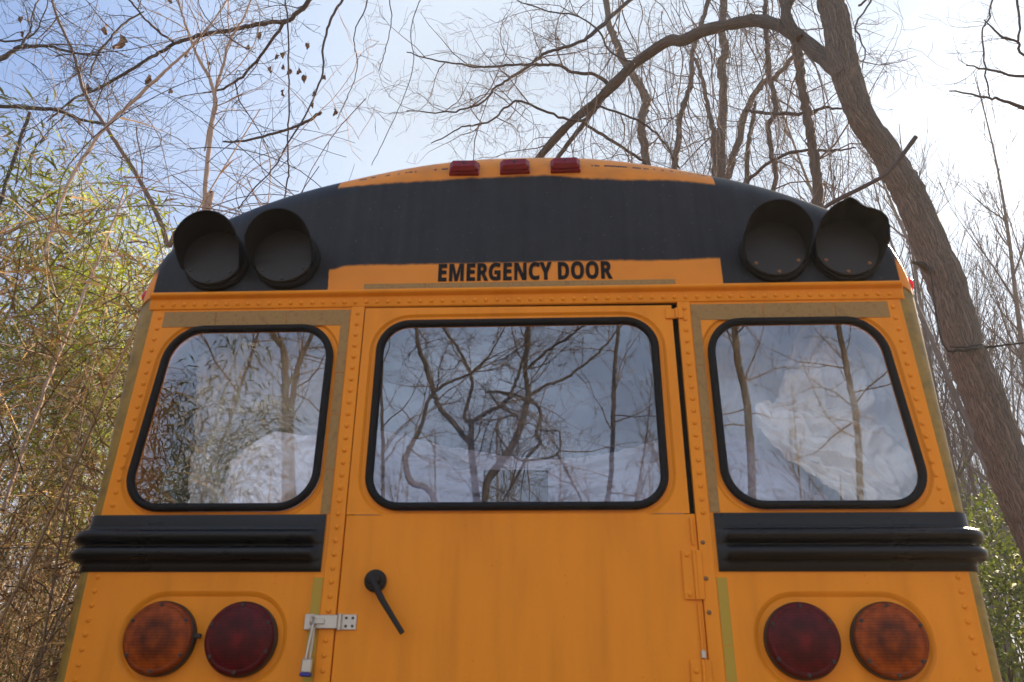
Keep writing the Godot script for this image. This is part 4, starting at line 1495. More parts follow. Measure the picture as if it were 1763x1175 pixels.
	for q in vt:
		var g := thing(q[0], q[1], "tree", Vector3.ZERO)
		var base: Vector3 = q[2][q[2].size() - 1]
		var pts: Array = q[2]
		var rad: Array = q[3]
		pts.append(Vector3(base.x * 0.97, 0.0, base.z))
		rad.append(rad[rad.size() - 1] * 1.25)
		var cv := stem(g, "trunk", pts, rad, M.vine_bark, 12, 6, 0.012)
		# vines winding up the trunk
		for k in 2:
			var vp := PackedVector3Array()
			var vr := PackedFloat32Array()
			var ph := rng.randf_range(0, TAU)
			for i: int in cv[0].size():
				var a := ph + i * 0.5
				vp.append(cv[0][i] + Vector3(cos(a), 0, sin(a)) * (cv[1][i] * 1.05) + rv3() * 0.02)
				vr.append(cv[1][i] * 0.16)
			var vb := MB.new()
			vb.tube(vp, vr, 5)
			put(g, "winding_vine", vb, M.twig)
		var upper := [cv[0].slice(0, cv[0].size() - 7), cv[1].slice(0, cv[1].size() - 7)]
		twig_part(g, [upper], {"level": 2, "wig": 0.48, "grav": 0.10, "along": 0.1, "up": -0.25, "spread": 0.9, "thin": 0.0019, "thick": 0.0062, "more": 1.2}, 4.2, 1.3, M.twig)
	var br := [
		["crooked bare branch reaching left and right between the vine-hung stems", [Vector3(2.355, 7.444, -5.200), Vector3(2.385, 7.408, -5.178), Vector3(2.611, 7.236, -5.026), Vector3(2.847, 7.085, -4.860), Vector3(3.029, 7.043, -4.728), Vector3(3.189, 6.903, -4.600)], [0.0132, 0.0164, 0.0192, 0.0187, 0.0153, 0.0090]],
		["low bare branch curving up from the roof to the leaning trunk", [Vector3(2.332, 6.640, -5.500), Vector3(2.380, 6.699, -5.452), Vector3(2.561, 6.804, -5.313), Vector3(2.779, 6.818, -5.167), Vector3(2.982, 6.719, -5.029), Vector3(3.142, 6.639, -4.915), Vector3(3.297, 6.566, -4.800)], [0.0228, 0.0228, 0.0193, 0.0191, 0.0156, 0.0123, 0.0075]]]
	for q in br:
		var g := thing("bare_branch", q[0], "branch")
		var cv := stem(g, "limb", q[1], q[2], M.dark_twig, 6, 6, 0.01)
		twig_part(g, [cv], {"level": 1, "wig": 0.35, "thin": 0.0013}, 7.0, 0.5, M.twig)
	var g2 := thing("dead_branch", "smooth dead branch propped slantwise across the leaning trunk", "branch")
	stem(g2, "limb", [Vector3(2.117, 4.610, -3.100), Vector3(2.229, 4.698, -3.071), Vector3(2.492, 4.812, -3.009), Vector3(2.639, 4.888, -2.974), Vector3(2.757, 5.010, -2.940), Vector3(2.889, 5.171, -2.900)], [0.0154, 0.0165, 0.0164, 0.0164, 0.0175, 0.0176], M.dark_twig, 8, 5)

	# ropes of vine hanging off the limbs
	var vs := [Vector3(1.781, 10.291, -6.000), Vector3(1.811, 9.855, -6.000), Vector3(1.663, 9.968, -6.200), Vector3(1.399, 8.701, -5.600), Vector3(1.169, 8.808, -5.800), Vector3(1.039, 9.676, -6.000), Vector3(0.932, 9.367, -6.000), Vector3(1.692, 8.545, -5.200), Vector3(1.754, 8.411, -5.000), Vector3(2.277, 7.959, -4.400), Vector3(2.398, 7.727, -4.200), Vector3(2.440, 7.594, -4.000), Vector3(2.422, 7.154, -3.800), Vector3(2.468, 6.732, -3.600), Vector3(1.877, 8.272, -4.800), Vector3(1.994, 8.181, -4.700), Vector3(1.436, 10.529, -6.400), Vector3(0.603, 8.868, -5.400), Vector3(1.838, 9.849, -5.800), Vector3(1.143, 10.210, -6.000), Vector3(2.370, 8.043, -4.500), Vector3(2.530, 6.792, -3.700), Vector3(0.836, 10.223, -6.200), Vector3(1.566, 9.445, -6.000), Vector3(1.663, 9.030, -6.100), Vector3(1.304, 9.660, -6.200)]
	for i in vs.size():
		var vb := MB.new()
		var ln := rng.randf_range(1.3, 3.2)
		var vp := vine_path(vs[i], ln, rng.randf_range(0.0035, 0.009), 0.28, Vector3(0.05, -1, 0.02))
		vb.tube(vp[0], vp[1], 5)
		sprout(vb, vp[0], vp[1], {"level": 1, "along": 0.2, "wig": 0.3, "grav": 0.2, "thin": 0.0012, "spread": 0.7}, 1, 3.5, 0.35)
		lone("hanging_vine", vb, M.twig if i % 3 else M.grey_twig, "rope-like bare vine dangling from the arching limb", "vine", "vines dangling from the arching limb")

	for i in 46:
		var vb := MB.new()
		var o := Vector3(rng.randf_range(0.2, 3.6), 0, rng.randf_range(-9.0, -5.0))
		o.y = 1.1 + (2.2 - o.z) * rng.randf_range(0.85, 1.25)
		var vp := vine_path(o, rng.randf_range(1.5, 4.0), rng.randf_range(0.0035, 0.010), 0.3, Vector3(rng.randf_range(-0.2, 0.2), -1, 0.02))
		vb.tube(vp[0], vp[1], 5)
		sprout(vb, vp[0], vp[1], {"level": 1, "along": 0.2, "wig": 0.45, "grav": 0.15, "thin": 0.0018, "thick": 0.006, "spread": 0.8}, 1, 1.8, 0.6)
		lone("hanging_vine", vb, M.twig if i % 3 else M.grey_twig, "bare vine hanging among the vine-clad trunks behind the roof", "vine", "vines hanging among the trunks behind the roof")

	# the black cord round the trunk
	var cd := thing("cord", "black cord tied round the leaning trunk and stretched to the right", "cord")
	var b := MB.new()
	var cv := curve([Vector3(2.802, 4.249, -3.200), Vector3(2.914, 4.288, -3.270), Vector3(2.951, 4.203, -3.280), Vector3(2.940, 3.967, -3.300), Vector3(2.929, 3.733, -3.310), Vector3(2.956, 3.589, -3.320), Vector3(3.033, 3.569, -3.300), Vector3(3.155, 3.586, -3.310), Vector3(3.266, 3.640, -3.400), Vector3(3.300, 3.560, -3.200), Vector3(3.277, 3.442, -2.900), Vector3(3.132, 3.074, -2.000)], [0.003, 0.004, 0.005, 0.0055, 0.006, 0.008, 0.010, 0.010, 0.009, 0.007, 0.007, 0.007], 6, 0.004)
	b.tube(cv[0], cv[1], 8)
	put(cd, "rope", b, M.black_plastic)
	b = MB.new()
	cv = curve([Vector3(2.985, 3.611, -3.320), Vector3(3.061, 3.587, -3.280), Vector3(3.244, 3.654, -3.380), Vector3(3.301, 3.653, -3.450)], [0.006, 0.007, 0.007, 0.006], 5)
	b.tube(cv[0], cv[1], 8)
	put(cd, "second_turn", b, M.black_plastic)
	# branch tips at the right edge
	var ro := thing("overhanging_branch", "bare branch tips reaching in at the right edge against white sky", "branch")
	var r1 := stem(ro, "limb", [Vector3(4.564, 5.800, -3.500), Vector3(4.093, 5.825, -3.380), Vector3(3.887, 5.874, -3.322), Vector3(3.752, 5.873, -3.288), Vector3(3.413, 5.874, -3.200)], [0.0197, 0.0170, 0.0121, 0.0097, 0.0048], M.dark_twig, 6, 5, 0.008)
	var r2 := stem(ro, "limb", [Vector3(4.767, 6.335, -3.600), Vector3(4.205, 6.202, -3.415), Vector3(3.862, 6.170, -3.291), Vector3(3.614, 6.144, -3.200)], [0.0154, 0.0125, 0.0098, 0.0049], M.dark_twig, 6, 5, 0.008)
	var r3 := stem(ro, "limb", [Vector3(4.740, 6.236, -3.600), Vector3(4.326, 6.517, -3.497), Vector3(4.296, 6.645, -3.473), Vector3(4.168, 6.691, -3.446), Vector3(4.015, 6.860, -3.400)], [0.0179, 0.0129, 0.0103, 0.0103, 0.0052], M.dark_twig, 6, 5, 0.008)
	var r4 := stem(ro, "limb", [Vector3(4.191, 7.242, -3.400), Vector3(4.066, 6.886, -3.400), Vector3(3.966, 6.715, -3.400), Vector3(3.891, 6.285, -3.400), Vector3(3.859, 5.982, -3.400)], [0.0080, 0.0078, 0.0077, 0.0075, 0.0062], M.dark_twig, 5, 5, 0.008)
	var r5 := stem(ro, "limb", [Vector3(4.242, 6.574, -3.400), Vector3(4.337, 6.875, -3.400), Vector3(4.370, 7.233, -3.400)], [0.0102, 0.0104, 0.0106], M.dark_twig, 5, 5, 0.008)
	twig_part(ro, [r1, r2, r3, r4, r5], {"level": 1, "wig": 0.3, "thin": 0.0012}, 6.0, 0.4, M.dark_twig)

func left_side() -> void:
	var t := thing("overhanging_branch", "dark branch with a fork and dead leaves sweeping in above the left thicket", "branch")
	var a1 := stem(t, "limb", [Vector3(-1.604, 6.941, -2.600), Vector3(-1.865, 6.580, -2.689), Vector3(-1.988, 6.453, -2.726), Vector3(-2.061, 6.403, -2.745), Vector3(-2.226, 6.430, -2.776), Vector3(-2.401, 6.433, -2.809), Vector3(-2.582, 6.423, -2.844), Vector3(-2.827, 6.434, -2.889), Vector3(-3.063, 6.403, -2.935), Vector3(-3.202, 6.340, -2.966), Vector3(-3.362, 6.268, -3.001), Vector3(-3.585, 6.136, -3.054), Vector3(-3.851, 6.029, -3.111), Vector3(-3.980, 5.992, -3.137), Vector3(-4.219, 5.799, -3.200)], [0.0235, 0.0213, 0.0193, 0.0174, 0.0175, 0.0176, 0.0177, 0.0169, 0.0160, 0.0160, 0.0140, 0.0140, 0.0120, 0.0100, 0.0060], M.dark_twig, 8, 5, 0.006)
	var a2 := stem(t, "limb", [Vector3(-2.019, 6.302, -2.650), Vector3(-2.060, 6.273, -2.670), Vector3(-2.247, 6.061, -2.786), Vector3(-2.406, 5.932, -2.868), Vector3(-2.583, 5.872, -2.938), Vector3(-2.778, 5.891, -3.000)], [0.0133, 0.0133, 0.0114, 0.0105, 0.0096, 0.0058], M.dark_twig, 6, 5, 0.006)
	var a3 := stem(t, "limb", [Vector3(-3.070, 6.355, -2.900), Vector3(-3.224, 6.436, -2.780), Vector3(-3.333, 6.533, -2.680), Vector3(-3.412, 6.617, -2.600)], [0.0099, 0.0098, 0.0078, 0.0078], M.dark_twig, 6, 5, 0.006)
	var a4 := stem(t, "limb", [Vector3(-3.412, 6.741, -2.900), Vector3(-3.505, 6.543, -2.826), Vector3(-3.538, 6.283, -2.752), Vector3(-3.549, 6.070, -2.693), Vector3(-3.526, 5.821, -2.628), Vector3(-3.499, 5.709, -2.600)], [0.0061, 0.0100, 0.0097, 0.0086, 0.0083, 0.0055], M.dark_twig, 6, 5, 0.006)
	twig_part(t, [a1, a2, a3, a4], {"level": 2, "wig": 0.38, "thin": 0.0016, "thick": 0.0055, "spread": 0.9, "grav": 0.02, "more": 1.4}, 6.0, 0.75, M.dark_twig)
	var lp := [Vector3(-3.628, 6.467, -2.800), Vector3(-3.498, 6.356, -2.800), Vector3(-3.131, 6.800, -2.800), Vector3(-3.883, 6.124, -3.100), Vector3(-3.227, 6.005, -2.900), Vector3(-3.007, 5.859, -2.900), Vector3(-3.773, 5.628, -3.000), Vector3(-2.948, 6.238, -2.900), Vector3(-2.147, 5.964, -2.800), Vector3(-2.047, 5.979, -2.800), Vector3(-1.917, 5.937, -2.800), Vector3(-1.856, 5.861, -2.800), Vector3(-2.008, 5.708, -2.800), Vector3(-1.766, 5.693, -2.800), Vector3(-1.872, 6.206, -2.800), Vector3(-2.064, 6.112, -2.800), Vector3(-2.120, 6.089, -2.800), Vector3(-1.694, 5.861, -2.800), Vector3(-1.757, 5.568, -2.800), Vector3(-1.578, 5.503, -2.800), Vector3(-2.376, 6.213, -2.800), Vector3(-2.292, 6.346, -2.800), Vector3(-2.677, 6.047, -2.800), Vector3(-1.995, 5.940, -2.800)]
	for i in lp.size():
		crumpled(t, lp[i], rng.randf_range(0.05, 0.085) * (1.9 if i == 1 else 1.25 if i < 5 else 0.9))
	var u := thing("overhanging_branch", "dark branches entering from the left edge against the blue sky", "branch")
	var b1 := stem(u, "limb", [Vector3(-4.150, 5.381, -2.200), Vector3(-4.026, 5.637, -2.307), Vector3(-3.959, 5.815, -2.370), Vector3(-3.877, 5.866, -2.412), Vector3(-3.794, 5.902, -2.452), Vector3(-3.623, 5.897, -2.527), Vector3(-3.458, 5.944, -2.600)], [0.0191, 0.0176, 0.0157, 0.0136, 0.0114, 0.0092, 0.0070], M.dark_twig, 7, 5, 0.006)
	var b2 := stem(u, "limb", [Vector3(-4.256, 5.289, -2.400), Vector3(-4.065, 5.350, -2.496), Vector3(-3.836, 5.415, -2.606), Vector3(-3.676, 5.432, -2.677), Vector3(-3.551, 5.393, -2.732), Vector3(-3.393, 5.411, -2.800)], [0.0174, 0.0155, 0.0158, 0.0137, 0.0114, 0.0069], M.dark_twig, 7, 5, 0.006)
	var b3 := stem(u, "limb", [Vector3(-4.180, 5.782, -2.200), Vector3(-4.028, 5.768, -2.250), Vector3(-3.877, 5.841, -2.305), Vector3(-3.840, 6.043, -2.349), Vector3(-3.892, 6.350, -2.400)], [0.0087, 0.0088, 0.0067, 0.0057, 0.0047], M.dark_twig, 5, 5, 0.006)
	var b4 := stem(u, "limb", [Vector3(-3.809, 5.639, -2.200), Vector3(-3.834, 5.841, -2.272), Vector3(-3.910, 6.066, -2.339), Vector3(-3.979, 6.299, -2.408), Vector3(-4.023, 6.599, -2.500)], [0.0108, 0.0088, 0.0068, 0.0070, 0.0048], M.dark_twig, 5, 5, 0.006)
	twig_part(u, [b1, b2, b3, b4], {"level": 2, "wig": 0.32, "thin": 0.0015, "thick": 0.0055, "spread": 0.85, "more": 1.4}, 6.0, 0.65, M.dark_twig)
	for q in [Vector3(-3.969, 6.057, -2.300), Vector3(-3.907, 5.897, -2.300)]:
		crumpled(u, q, 0.05)
	var w := thing("bare_branch", "short dark broken branch slanting above the left warning lamps", "branch")
	var c1 := stem(w, "limb", [Vector3(-1.611, 5.302, -2.600), Vector3(-1.721, 5.261, -2.646), Vector3(-1.834, 5.239, -2.689), Vector3(-2.061, 5.233, -2.767), Vector3(-2.279, 5.242, -2.840), Vector3(-2.476, 5.291, -2.900)], [0.0132, 0.0121, 0.0111, 0.0101, 0.0091, 0.0069], M.dark_twig, 6, 5, 0.004)
	twig_part(w, [c1], {"level": 1, "wig": 0.3, "thin": 0.0010}, 6.0, 0.3, M.dark_twig)

	# saplings and canes
	var sp := [
		["sapling", "pale slim sapling rising straight behind the outer left warning lamp", "sapling", M.pale_twig, [Vector3(-2.234, 4.113, -2.400), Vector3(-2.257, 4.250, -2.400), Vector3(-2.309, 4.702, -2.400), Vector3(-2.337, 5.094, -2.400), Vector3(-2.339, 5.240, -2.400), Vector3(-2.422, 5.472, -2.400), Vector3(-2.552, 5.689, -2.400), Vector3(-2.687, 5.987, -2.400), Vector3(-2.819, 6.303, -2.400), Vector3(-2.896, 6.564, -2.400)], [0.0177, 0.0179, 0.0164, 0.0159, 0.0150, 0.0130, 0.0110, 0.0090, 0.0069, 0.0047]],
		["sapling", "brown sapling leaning left, its stem crossing the long tan cane", "sapling", M.twig, [Vector3(-2.629, 4.036, -2.800), Vector3(-2.678, 4.246, -2.783), Vector3(-2.788, 4.502, -2.763), Vector3(-2.993, 4.833, -2.735), Vector3(-3.195, 5.116, -2.711), Vector3(-3.359, 5.337, -2.693), Vector3(-3.558, 5.621, -2.671), Vector3(-3.734, 6.017, -2.644), Vector3(-3.979, 6.459, -2.615), Vector3(-4.085, 6.715, -2.600)], [0.0167, 0.0169, 0.0172, 0.0154, 0.0156, 0.0136, 0.0138, 0.0118, 0.0097, 0.0074]],
		["dead_cane", "long tan cane arching up across the left tangle", "cane", M.pale_twig, [Vector3(-2.792, 3.518, -1.700), Vector3(-2.823, 3.707, -1.749), Vector3(-2.880, 4.075, -1.840), Vector3(-2.880, 4.314, -1.899), Vector3(-2.840, 4.676, -1.988), Vector3(-2.770, 4.910, -2.050), Vector3(-2.678, 5.184, -2.121), Vector3(-2.600, 5.399, -2.175), Vector3(-2.485, 5.739, -2.254), Vector3(-2.389, 6.226, -2.348), Vector3(-2.368, 6.540, -2.400)], [0.0083, 0.0102, 0.0107, 0.0111, 0.0116, 0.0119, 0.0123, 0.0094, 0.0076, 0.0057, 0.0047]],
		["dead_cane", "straight dark stick standing at the far left edge", "cane", M.dark_twig, [Vector3(-3.307, 3.732, -1.900), Vector3(-3.322, 4.042, -1.900), Vector3(-3.324, 4.434, -1.900), Vector3(-3.319, 4.748, -1.900)], [0.0106, 0.0109, 0.0112, 0.0106]],
		["sapling", "thin forked sapling whose tip crosses the pale one", "sapling", M.pale_twig, [Vector3(-2.400, 4.881, -2.500), Vector3(-2.402, 5.258, -2.500), Vector3(-2.410, 5.524, -2.500), Vector3(-2.390, 5.704, -2.500), Vector3(-2.383, 5.955, -2.500), Vector3(-2.304, 6.199, -2.500), Vector3(-2.256, 6.518, -2.500)], [0.0063, 0.0087, 0.0111, 0.0101, 0.0091, 0.0069, 0.0047]],
		["dead_cane", "tall dry cane leaning across the thicket beside the rear window", "cane", M.straw, [Vector3(-1.925, 1.799, -0.700), Vector3(-1.958, 1.993, -0.757), Vector3(-1.988, 2.287, -0.836), Vector3(-2.005, 2.584, -0.910), Vector3(-2.017, 2.912, -0.983), Vector3(-2.018, 3.162, -1.034), Vector3(-2.025, 3.510, -1.100)], [0.0064, 0.0067, 0.0071, 0.0063, 0.0066, 0.0055, 0.0044]]]
	for q in sp:
		var g := thing(q[0], q[1], q[2])
		var m: Material = q[3]
		if m == M.straw:
			m = M.pale_twig
		var pts: Array = q[4]
		var rad: Array = q[5]
		if q[0] == "sapling" and pts[0].y > 3.0 and rad[0] > 0.012:
			pts.insert(0, Vector3(pts[0].x, 0, pts[0].z))
			rad.insert(0, rad[0] * 1.3)
		var cv := stem(g, "stem", pts, rad, m, 8, 6, 0.004)
		twig_part(g, [cv], {"level": 2, "wig": 0.32, "thin": 0.0015, "thick": 0.0055, "up": 0.1, "t0": 0.35, "more": 1.3}, 3.2, 0.75, m)

	# vines
	var nv := [
		["straight hanging vine crossing the dark fork from the top edge to the roof", [Vector3(-2.024, 6.508, -2.500), Vector3(-1.927, 6.072, -2.483), Vector3(-1.864, 5.651, -2.465), Vector3(-1.795, 5.151, -2.443), Vector3(-1.767, 4.890, -2.431), Vector3(-1.721, 4.618, -2.417), Vector3(-1.716, 4.438, -2.408), Vector3(-1.702, 4.288, -2.400)], [0.0071, 0.0073, 0.0066, 0.0064, 0.0063, 0.0061, 0.0050, 0.0040]],
		["long bowed vine running down to the left end of the roof", [Vector3(-1.462, 6.433, -2.400), Vector3(-1.490, 6.228, -2.386), Vector3(-1.552, 5.989, -2.367), Vector3(-1.575, 5.702, -2.346), Vector3(-1.544, 5.426, -2.325), Vector3(-1.600, 5.048, -2.294), Vector3(-1.695, 4.738, -2.264), Vector3(-1.751, 4.532, -2.244), Vector3(-1.869, 4.306, -2.217), Vector3(-1.934, 4.157, -2.200)], [0.0104, 0.0102, 0.0100, 0.0087, 0.0075, 0.0062, 0.0060, 0.0049, 0.0048, 0.0038]],
		["lone thin vine hanging in clear sky left of the roof's peak", [Vector3(-1.288, 6.361, -2.400), Vector3(-1.296, 6.235, -2.400), Vector3(-1.306, 6.130, -2.400), Vector3(-1.364, 5.914, -2.400), Vector3(-1.354, 5.760, -2.400), Vector3(-1.319, 5.613, -2.400), Vector3(-1.321, 5.437, -2.400), Vector3(-1.364, 5.251, -2.400), Vector3(-1.418, 5.059, -2.400)], [0.0057, 0.0057, 0.0052, 0.0044, 0.0044, 0.0039, 0.0034, 0.0032, 0.0025]],
		["short thin vine hanging in clear sky right of the lone one", [Vector3(-1.140, 6.354, -2.400), Vector3(-1.122, 6.228, -2.400), Vector3(-1.089, 6.017, -2.400), Vector3(-1.109, 5.738, -2.400), Vector3(-1.144, 5.510, -2.400)], [0.0046, 0.0045, 0.0040, 0.0035, 0.0032]],
		["wispy vine trailing down to the roof beside the open sky gap", [Vector3(-0.871, 6.568, -2.600), Vector3(-0.914, 6.424, -2.586), Vector3(-0.968, 6.068, -2.553), Vector3(-0.916, 5.676, -2.517), Vector3(-0.978, 5.241, -2.471), Vector3(-1.065, 4.889, -2.431), Vector3(-1.131, 4.638, -2.400)], [0.0043, 0.0042, 0.0037, 0.0033, 0.0030, 0.0029, 0.0024]]]
	for q in nv:
		var vb := MB.new()
		var cv := curve(q[1], q[2], 6, 0.004)
		vb.tube(cv[0], cv[1], 5)
		sprout(vb, cv[0], cv[1], {"level": 1, "wig": 0.3, "grav": 0.15, "thin": 0.0009, "along": 0.5}, 1, 2.0, 0.25)
		lone("hanging_vine", vb, M.dark_twig, q[0], "vine")
	for i in 128:
		var vb := MB.new()
		var o := Vector3(rng.randf_range(-3.6, -1.25), rng.randf_range(2.9, 5.6), rng.randf_range(-3.4, -1.5))
		var d := Vector3(rng.randf_range(-1, 1), rng.randf_range(-0.7, 0.9), rng.randf_range(-0.3, 0.3)).normalized()
		var turn := Vector3(rng.randf_range(-1, 1), rng.randf_range(-1, 0.6), 0) * 0.17
		var ln := rng.randf_range(0.9, 2.6)
		var r := rng.randf_range(0.0018, 0.0048)
		var cp := PackedVector3Array([o])
		var cr := PackedFloat32Array([r])
		for j in 18:
			d = (d + turn + rv3() * 0.10).normalized()
			o += d * ln / 18
			if (o.x > -1.22 and o.y < 3.25) or (o.x - 0.09) / (2.21 - o.z) > -0.29:
				break
			cp.append(o)
			cr.append(maxf(r * (1.0 - 0.6 * j / 18.0), 0.0012))
		if cp.size() < 6:
			continue
		vb.tube(cp, cr, 4)
		sprout(vb, cp, cr, {"level": 1, "wig": 0.36, "thin": 0.0012, "thick": 0.005, "spread": 0.8, "more": 1.0}, 1, 2.2, 0.4)
		lone("tangled_vine", vb, [M.twig, M.dark_twig, M.dark_twig, M.pale_twig][i % 4], "thin bare vine looping through the tangle left of the bus roof", "vine", "thin vines tangled left of the roof")

	# bamboo at the left, and the dry thicket
	var gq := "green bamboo behind the dry thicket"
	bamboo(Vector3(-3.736, 4.179, -2.600) * Vector3(1, 0, 1), 5.0, 6, "grey-green bamboo at the far left edge under the dark branches", gq, 2200, Color(0.20, 0.21, 0.06), Vector3(0.1, 0, 0))
	bamboo(Vector3(-3.750, 4.326, -3.000) * Vector3(1, 0, 1), 4.5, 6, "shaded green bamboo below the long tan cane", gq, 2000, Color(0.22, 0.25, 0.03), Vector3(0.1, 0, 0))
	bamboo(Vector3(-3.152, 4.792, -3.600) * Vector3(1, 0, 1), 4.75, 6, "bright yellow-green bamboo beside the outer left warning lamp", gq, 5200, Color(0.44, 0.50, 0.03), Vector3(0.02, 0, 0))
	bamboo(Vector3(-3.155, 4.382, -3.200) * Vector3(1, 0, 1), 4.1, 5, "yellow-green bamboo rising from the thicket left of the bus corner", gq, 2600, Color(0.38, 0.44, 0.035), Vector3(0.05, 0, 0))
	var st := MB.new()
	var f := noise(90, 0.9, 3)
	for k in 90000:
		var x := -1.42 - 4.6 * pow(rng.randf(), 1.35)
		var z := 1.3 - 7.5 * pow(rng.randf(), 1.2)
		if x > -1.75 and z > 0.2 and rng.randf() < 0.5:
			continue
		var dn := f.get_noise_3d(x, 0, z)
		var y := pow(rng.randf(), 0.85) * (2.85 + 0.9 * dn)
		if y > 2.3 and rng.randf() < (y - 2.3) * 0.9:
			continue
		if f.get_noise_3d(x * 1.3, y * 1.5, z * 1.3) < -0.16:
			continue
		var g := rng.randf_range(0.35, 1.35)
		st.col = Color(0.58, 0.35, 0.12) * g
		var pick := rng.randf()
		if pick < 0.13:
			st.col = Color(0.20, 0.20, 0.03) * g
		elif pick < 0.55:
			st.col = Color(0.20, 0.12, 0.06) * g
		var d := (rv3() * Vector3(1, 0.9, 1) + Vector3(0.15, 0.3, 0)).normalized()
		st.blade(Vector3(x, y, z), d, rng.randf_range(0.14, 0.5) * (1.8 if k % 5 == 0 and x < -2.1 else (0.6 if x > -1.8 and z > -0.8 else 1.0)), rng.randf_range(0.0028, 0.0075), rng.randf_range(0.2, 1.2))
	for k in 22000:
		var g := rng.randf_range(0.3, 1.0)
		st.col = Color(0.34, 0.23, 0.11) * g
		st.blade(Vector3(rng.randf_range(-14.0, -3.5), 2.7 * pow(rng.randf(), 1.2), rng.randf_range(-15.0, -4.5)), (rv3() + Vector3(0, 0.35, 0)).normalized(), rng.randf_range(0.4, 1.0), rng.randf_range(0.010, 0.022), 0.7)
	lone("dry_grass", st, M.straw, "dense dry straw-coloured reed thicket along the bus's left side", "grass", "", "stuff")
	var cane_at := []
	for k in 84:
		cane_at.append(Vector3(-rng.randf_range(1.6, 3.6), 0, rng.randf_range(-3.8, 0.5)))
	for p in cane_at:
		var vb := MB.new()
		vb.col = Color(0.42, 0.31, 0.19) * rng.randf_range(0.5, 1.2)
		var d := Vector3(rng.randf_range(-0.12, clampf((-1.55 - p.x) / 3.6, 0.0, 0.4)), 1, rng.randf_range(-0.3, 0.15)).normalized()
		var o: Vector3 = p
		var cp := PackedVector3Array([o])
		var cr := PackedFloat32Array([rng.randf_range(0.005, 0.009)])
		var hh := rng.randf_range(2.2, 3.5)
		for j in 12:
			d = (d + Vector3(d.x * 0.02, -0.015 * j * 0.6, d.z * 0.05) + rv3() * 0.05).normalized()
			o += d * hh / 12
			cp.append(o)
			cr.append(lerpf(cr[0], 0.002, j / 11.0))
		vb.tube(cp, cr, 5)
		for j in 16:
			var i := rng.randi_range(3, 11)
			vb.blade(cp[i], (rv3() + Vector3(0, 0.2, 0)).normalized(), rng.randf_range(0.15, 0.4), 0.008, 1.0)
		lone("reed_cane", vb, M.straw, "dry tan reed cane standing in the thicket left of the bus", "reed", "dry reed canes left of the bus")

	var bt := slender_tree("slender bare tree standing behind the left thicket", "bare trees behind the left thicket", Vector3(-6.5, 0, -9), 7.0, M.grey_twig, 26, 4.0)
	for p in [Vector3(-8.5, 0, -8), Vector3(-5.2, 0, -11), Vector3(-9.5, 0, -11), Vector3(-7.4, 0, -13), Vector3(-11, 0, -14), Vector3(-6.0, 0, -15), Vector3(-12.5, 0, -11)]:
		again(bt, p, rng.randf_range(0, TAU), rng.randf_range(0.8, 1.1))

func right_side() -> void:
	hedge_bush(Vector3(3.1, 0, -4.1), Vector3(0.85, 2.3, 0.8), 9000, "glossy green bush close beside the bus's right rear corner", "", 1)
	hedge_bush(Vector3(4.15, 0, -5.4), Vector3(1.25, 3.0, 1.0), 12000, "taller green bush just behind the one at the right rear corner", "", 2)
	hedge_bush(Vector3(6.4, 0, -6.4), Vector3(1.5, 3.0, 1.4), 9000, "sunlit green bush beyond the foot of the leaning trunk", "", 3)
	hedge_bush(Vector3(5.6, 0, -8.2), Vector3(1.7, 3.9, 1.5), 8000, "far yellow-green bush at the foot of the bare grove", "", 4)
	var lb := "slender bare tree in the sunlit grove right of the bus"
	var gp := "slender bare trees of the right grove"
	var protos := []
	for i in 4:
		protos.append(slender_tree(lb, gp, [Vector3(6.806, 6.020, -11.000) * Vector3(1, 0, 1), Vector3(6.822, 5.641, -10.000) * Vector3(1, 0, 1), Vector3(7.386, 6.771, -13.000) * Vector3(1, 0, 1), Vector3(8.379, 6.382, -12.000) * Vector3(1, 0, 1)][i], [13.0, 12.0, 15.5, 13.0][i], M.grey_twig, 26, 3.2))
	var spots := [Vector3(8.982, 7.891, -16.000), Vector3(10.241, 8.257, -17.000), Vector3(10.007, 7.501, -15.000), Vector3(12.764, 8.988, -19.000), Vector3(10.265, 9.393, -20.000), Vector3(14.352, 10.865, -24.000), Vector3(16.609, 11.978, -27.000), Vector3(13.291, 8.982, -19.000), Vector3(15.956, 12.743, -29.000), Vector3(17.144, 10.836, -24.000), Vector3(13.076, 10.879, -24.000), Vector3(14.734, 11.619, -26.000), Vector3(17.961, 13.100, -30.000), Vector3(17.191, 11.972, -27.000), Vector3(20.099, 13.457, -31.000), Vector3(16.500, 13.873, -32.000), Vector3(18.997, 14.226, -33.000), Vector3(14.385, 10.107, -22.000)]
	for i in spots.size():
		again(protos[i % 4], spots[i] * Vector3(1, 0, 1), rng.randf_range(0, TAU), rng.randf_range(0.85, 1.2))
	# the same kind closes the view along the track
	var l2 := "slender bare tree far beyond the front of the bus"
	var pr := slender_tree(l2, "bare trees beyond the front of the bus", Vector3(2.0, 0, -17), 13.0, M.grey_twig, 24, 3.5)
	for p in [Vector3(5.0, 0, -19), Vector3(7.5, 0, -16), Vector3(3.8, 0, -22), Vector3(0.4, 0, -24)]:
		again(pr, p, rng.randf_range(0, TAU), rng.randf_range(0.9, 1.1))

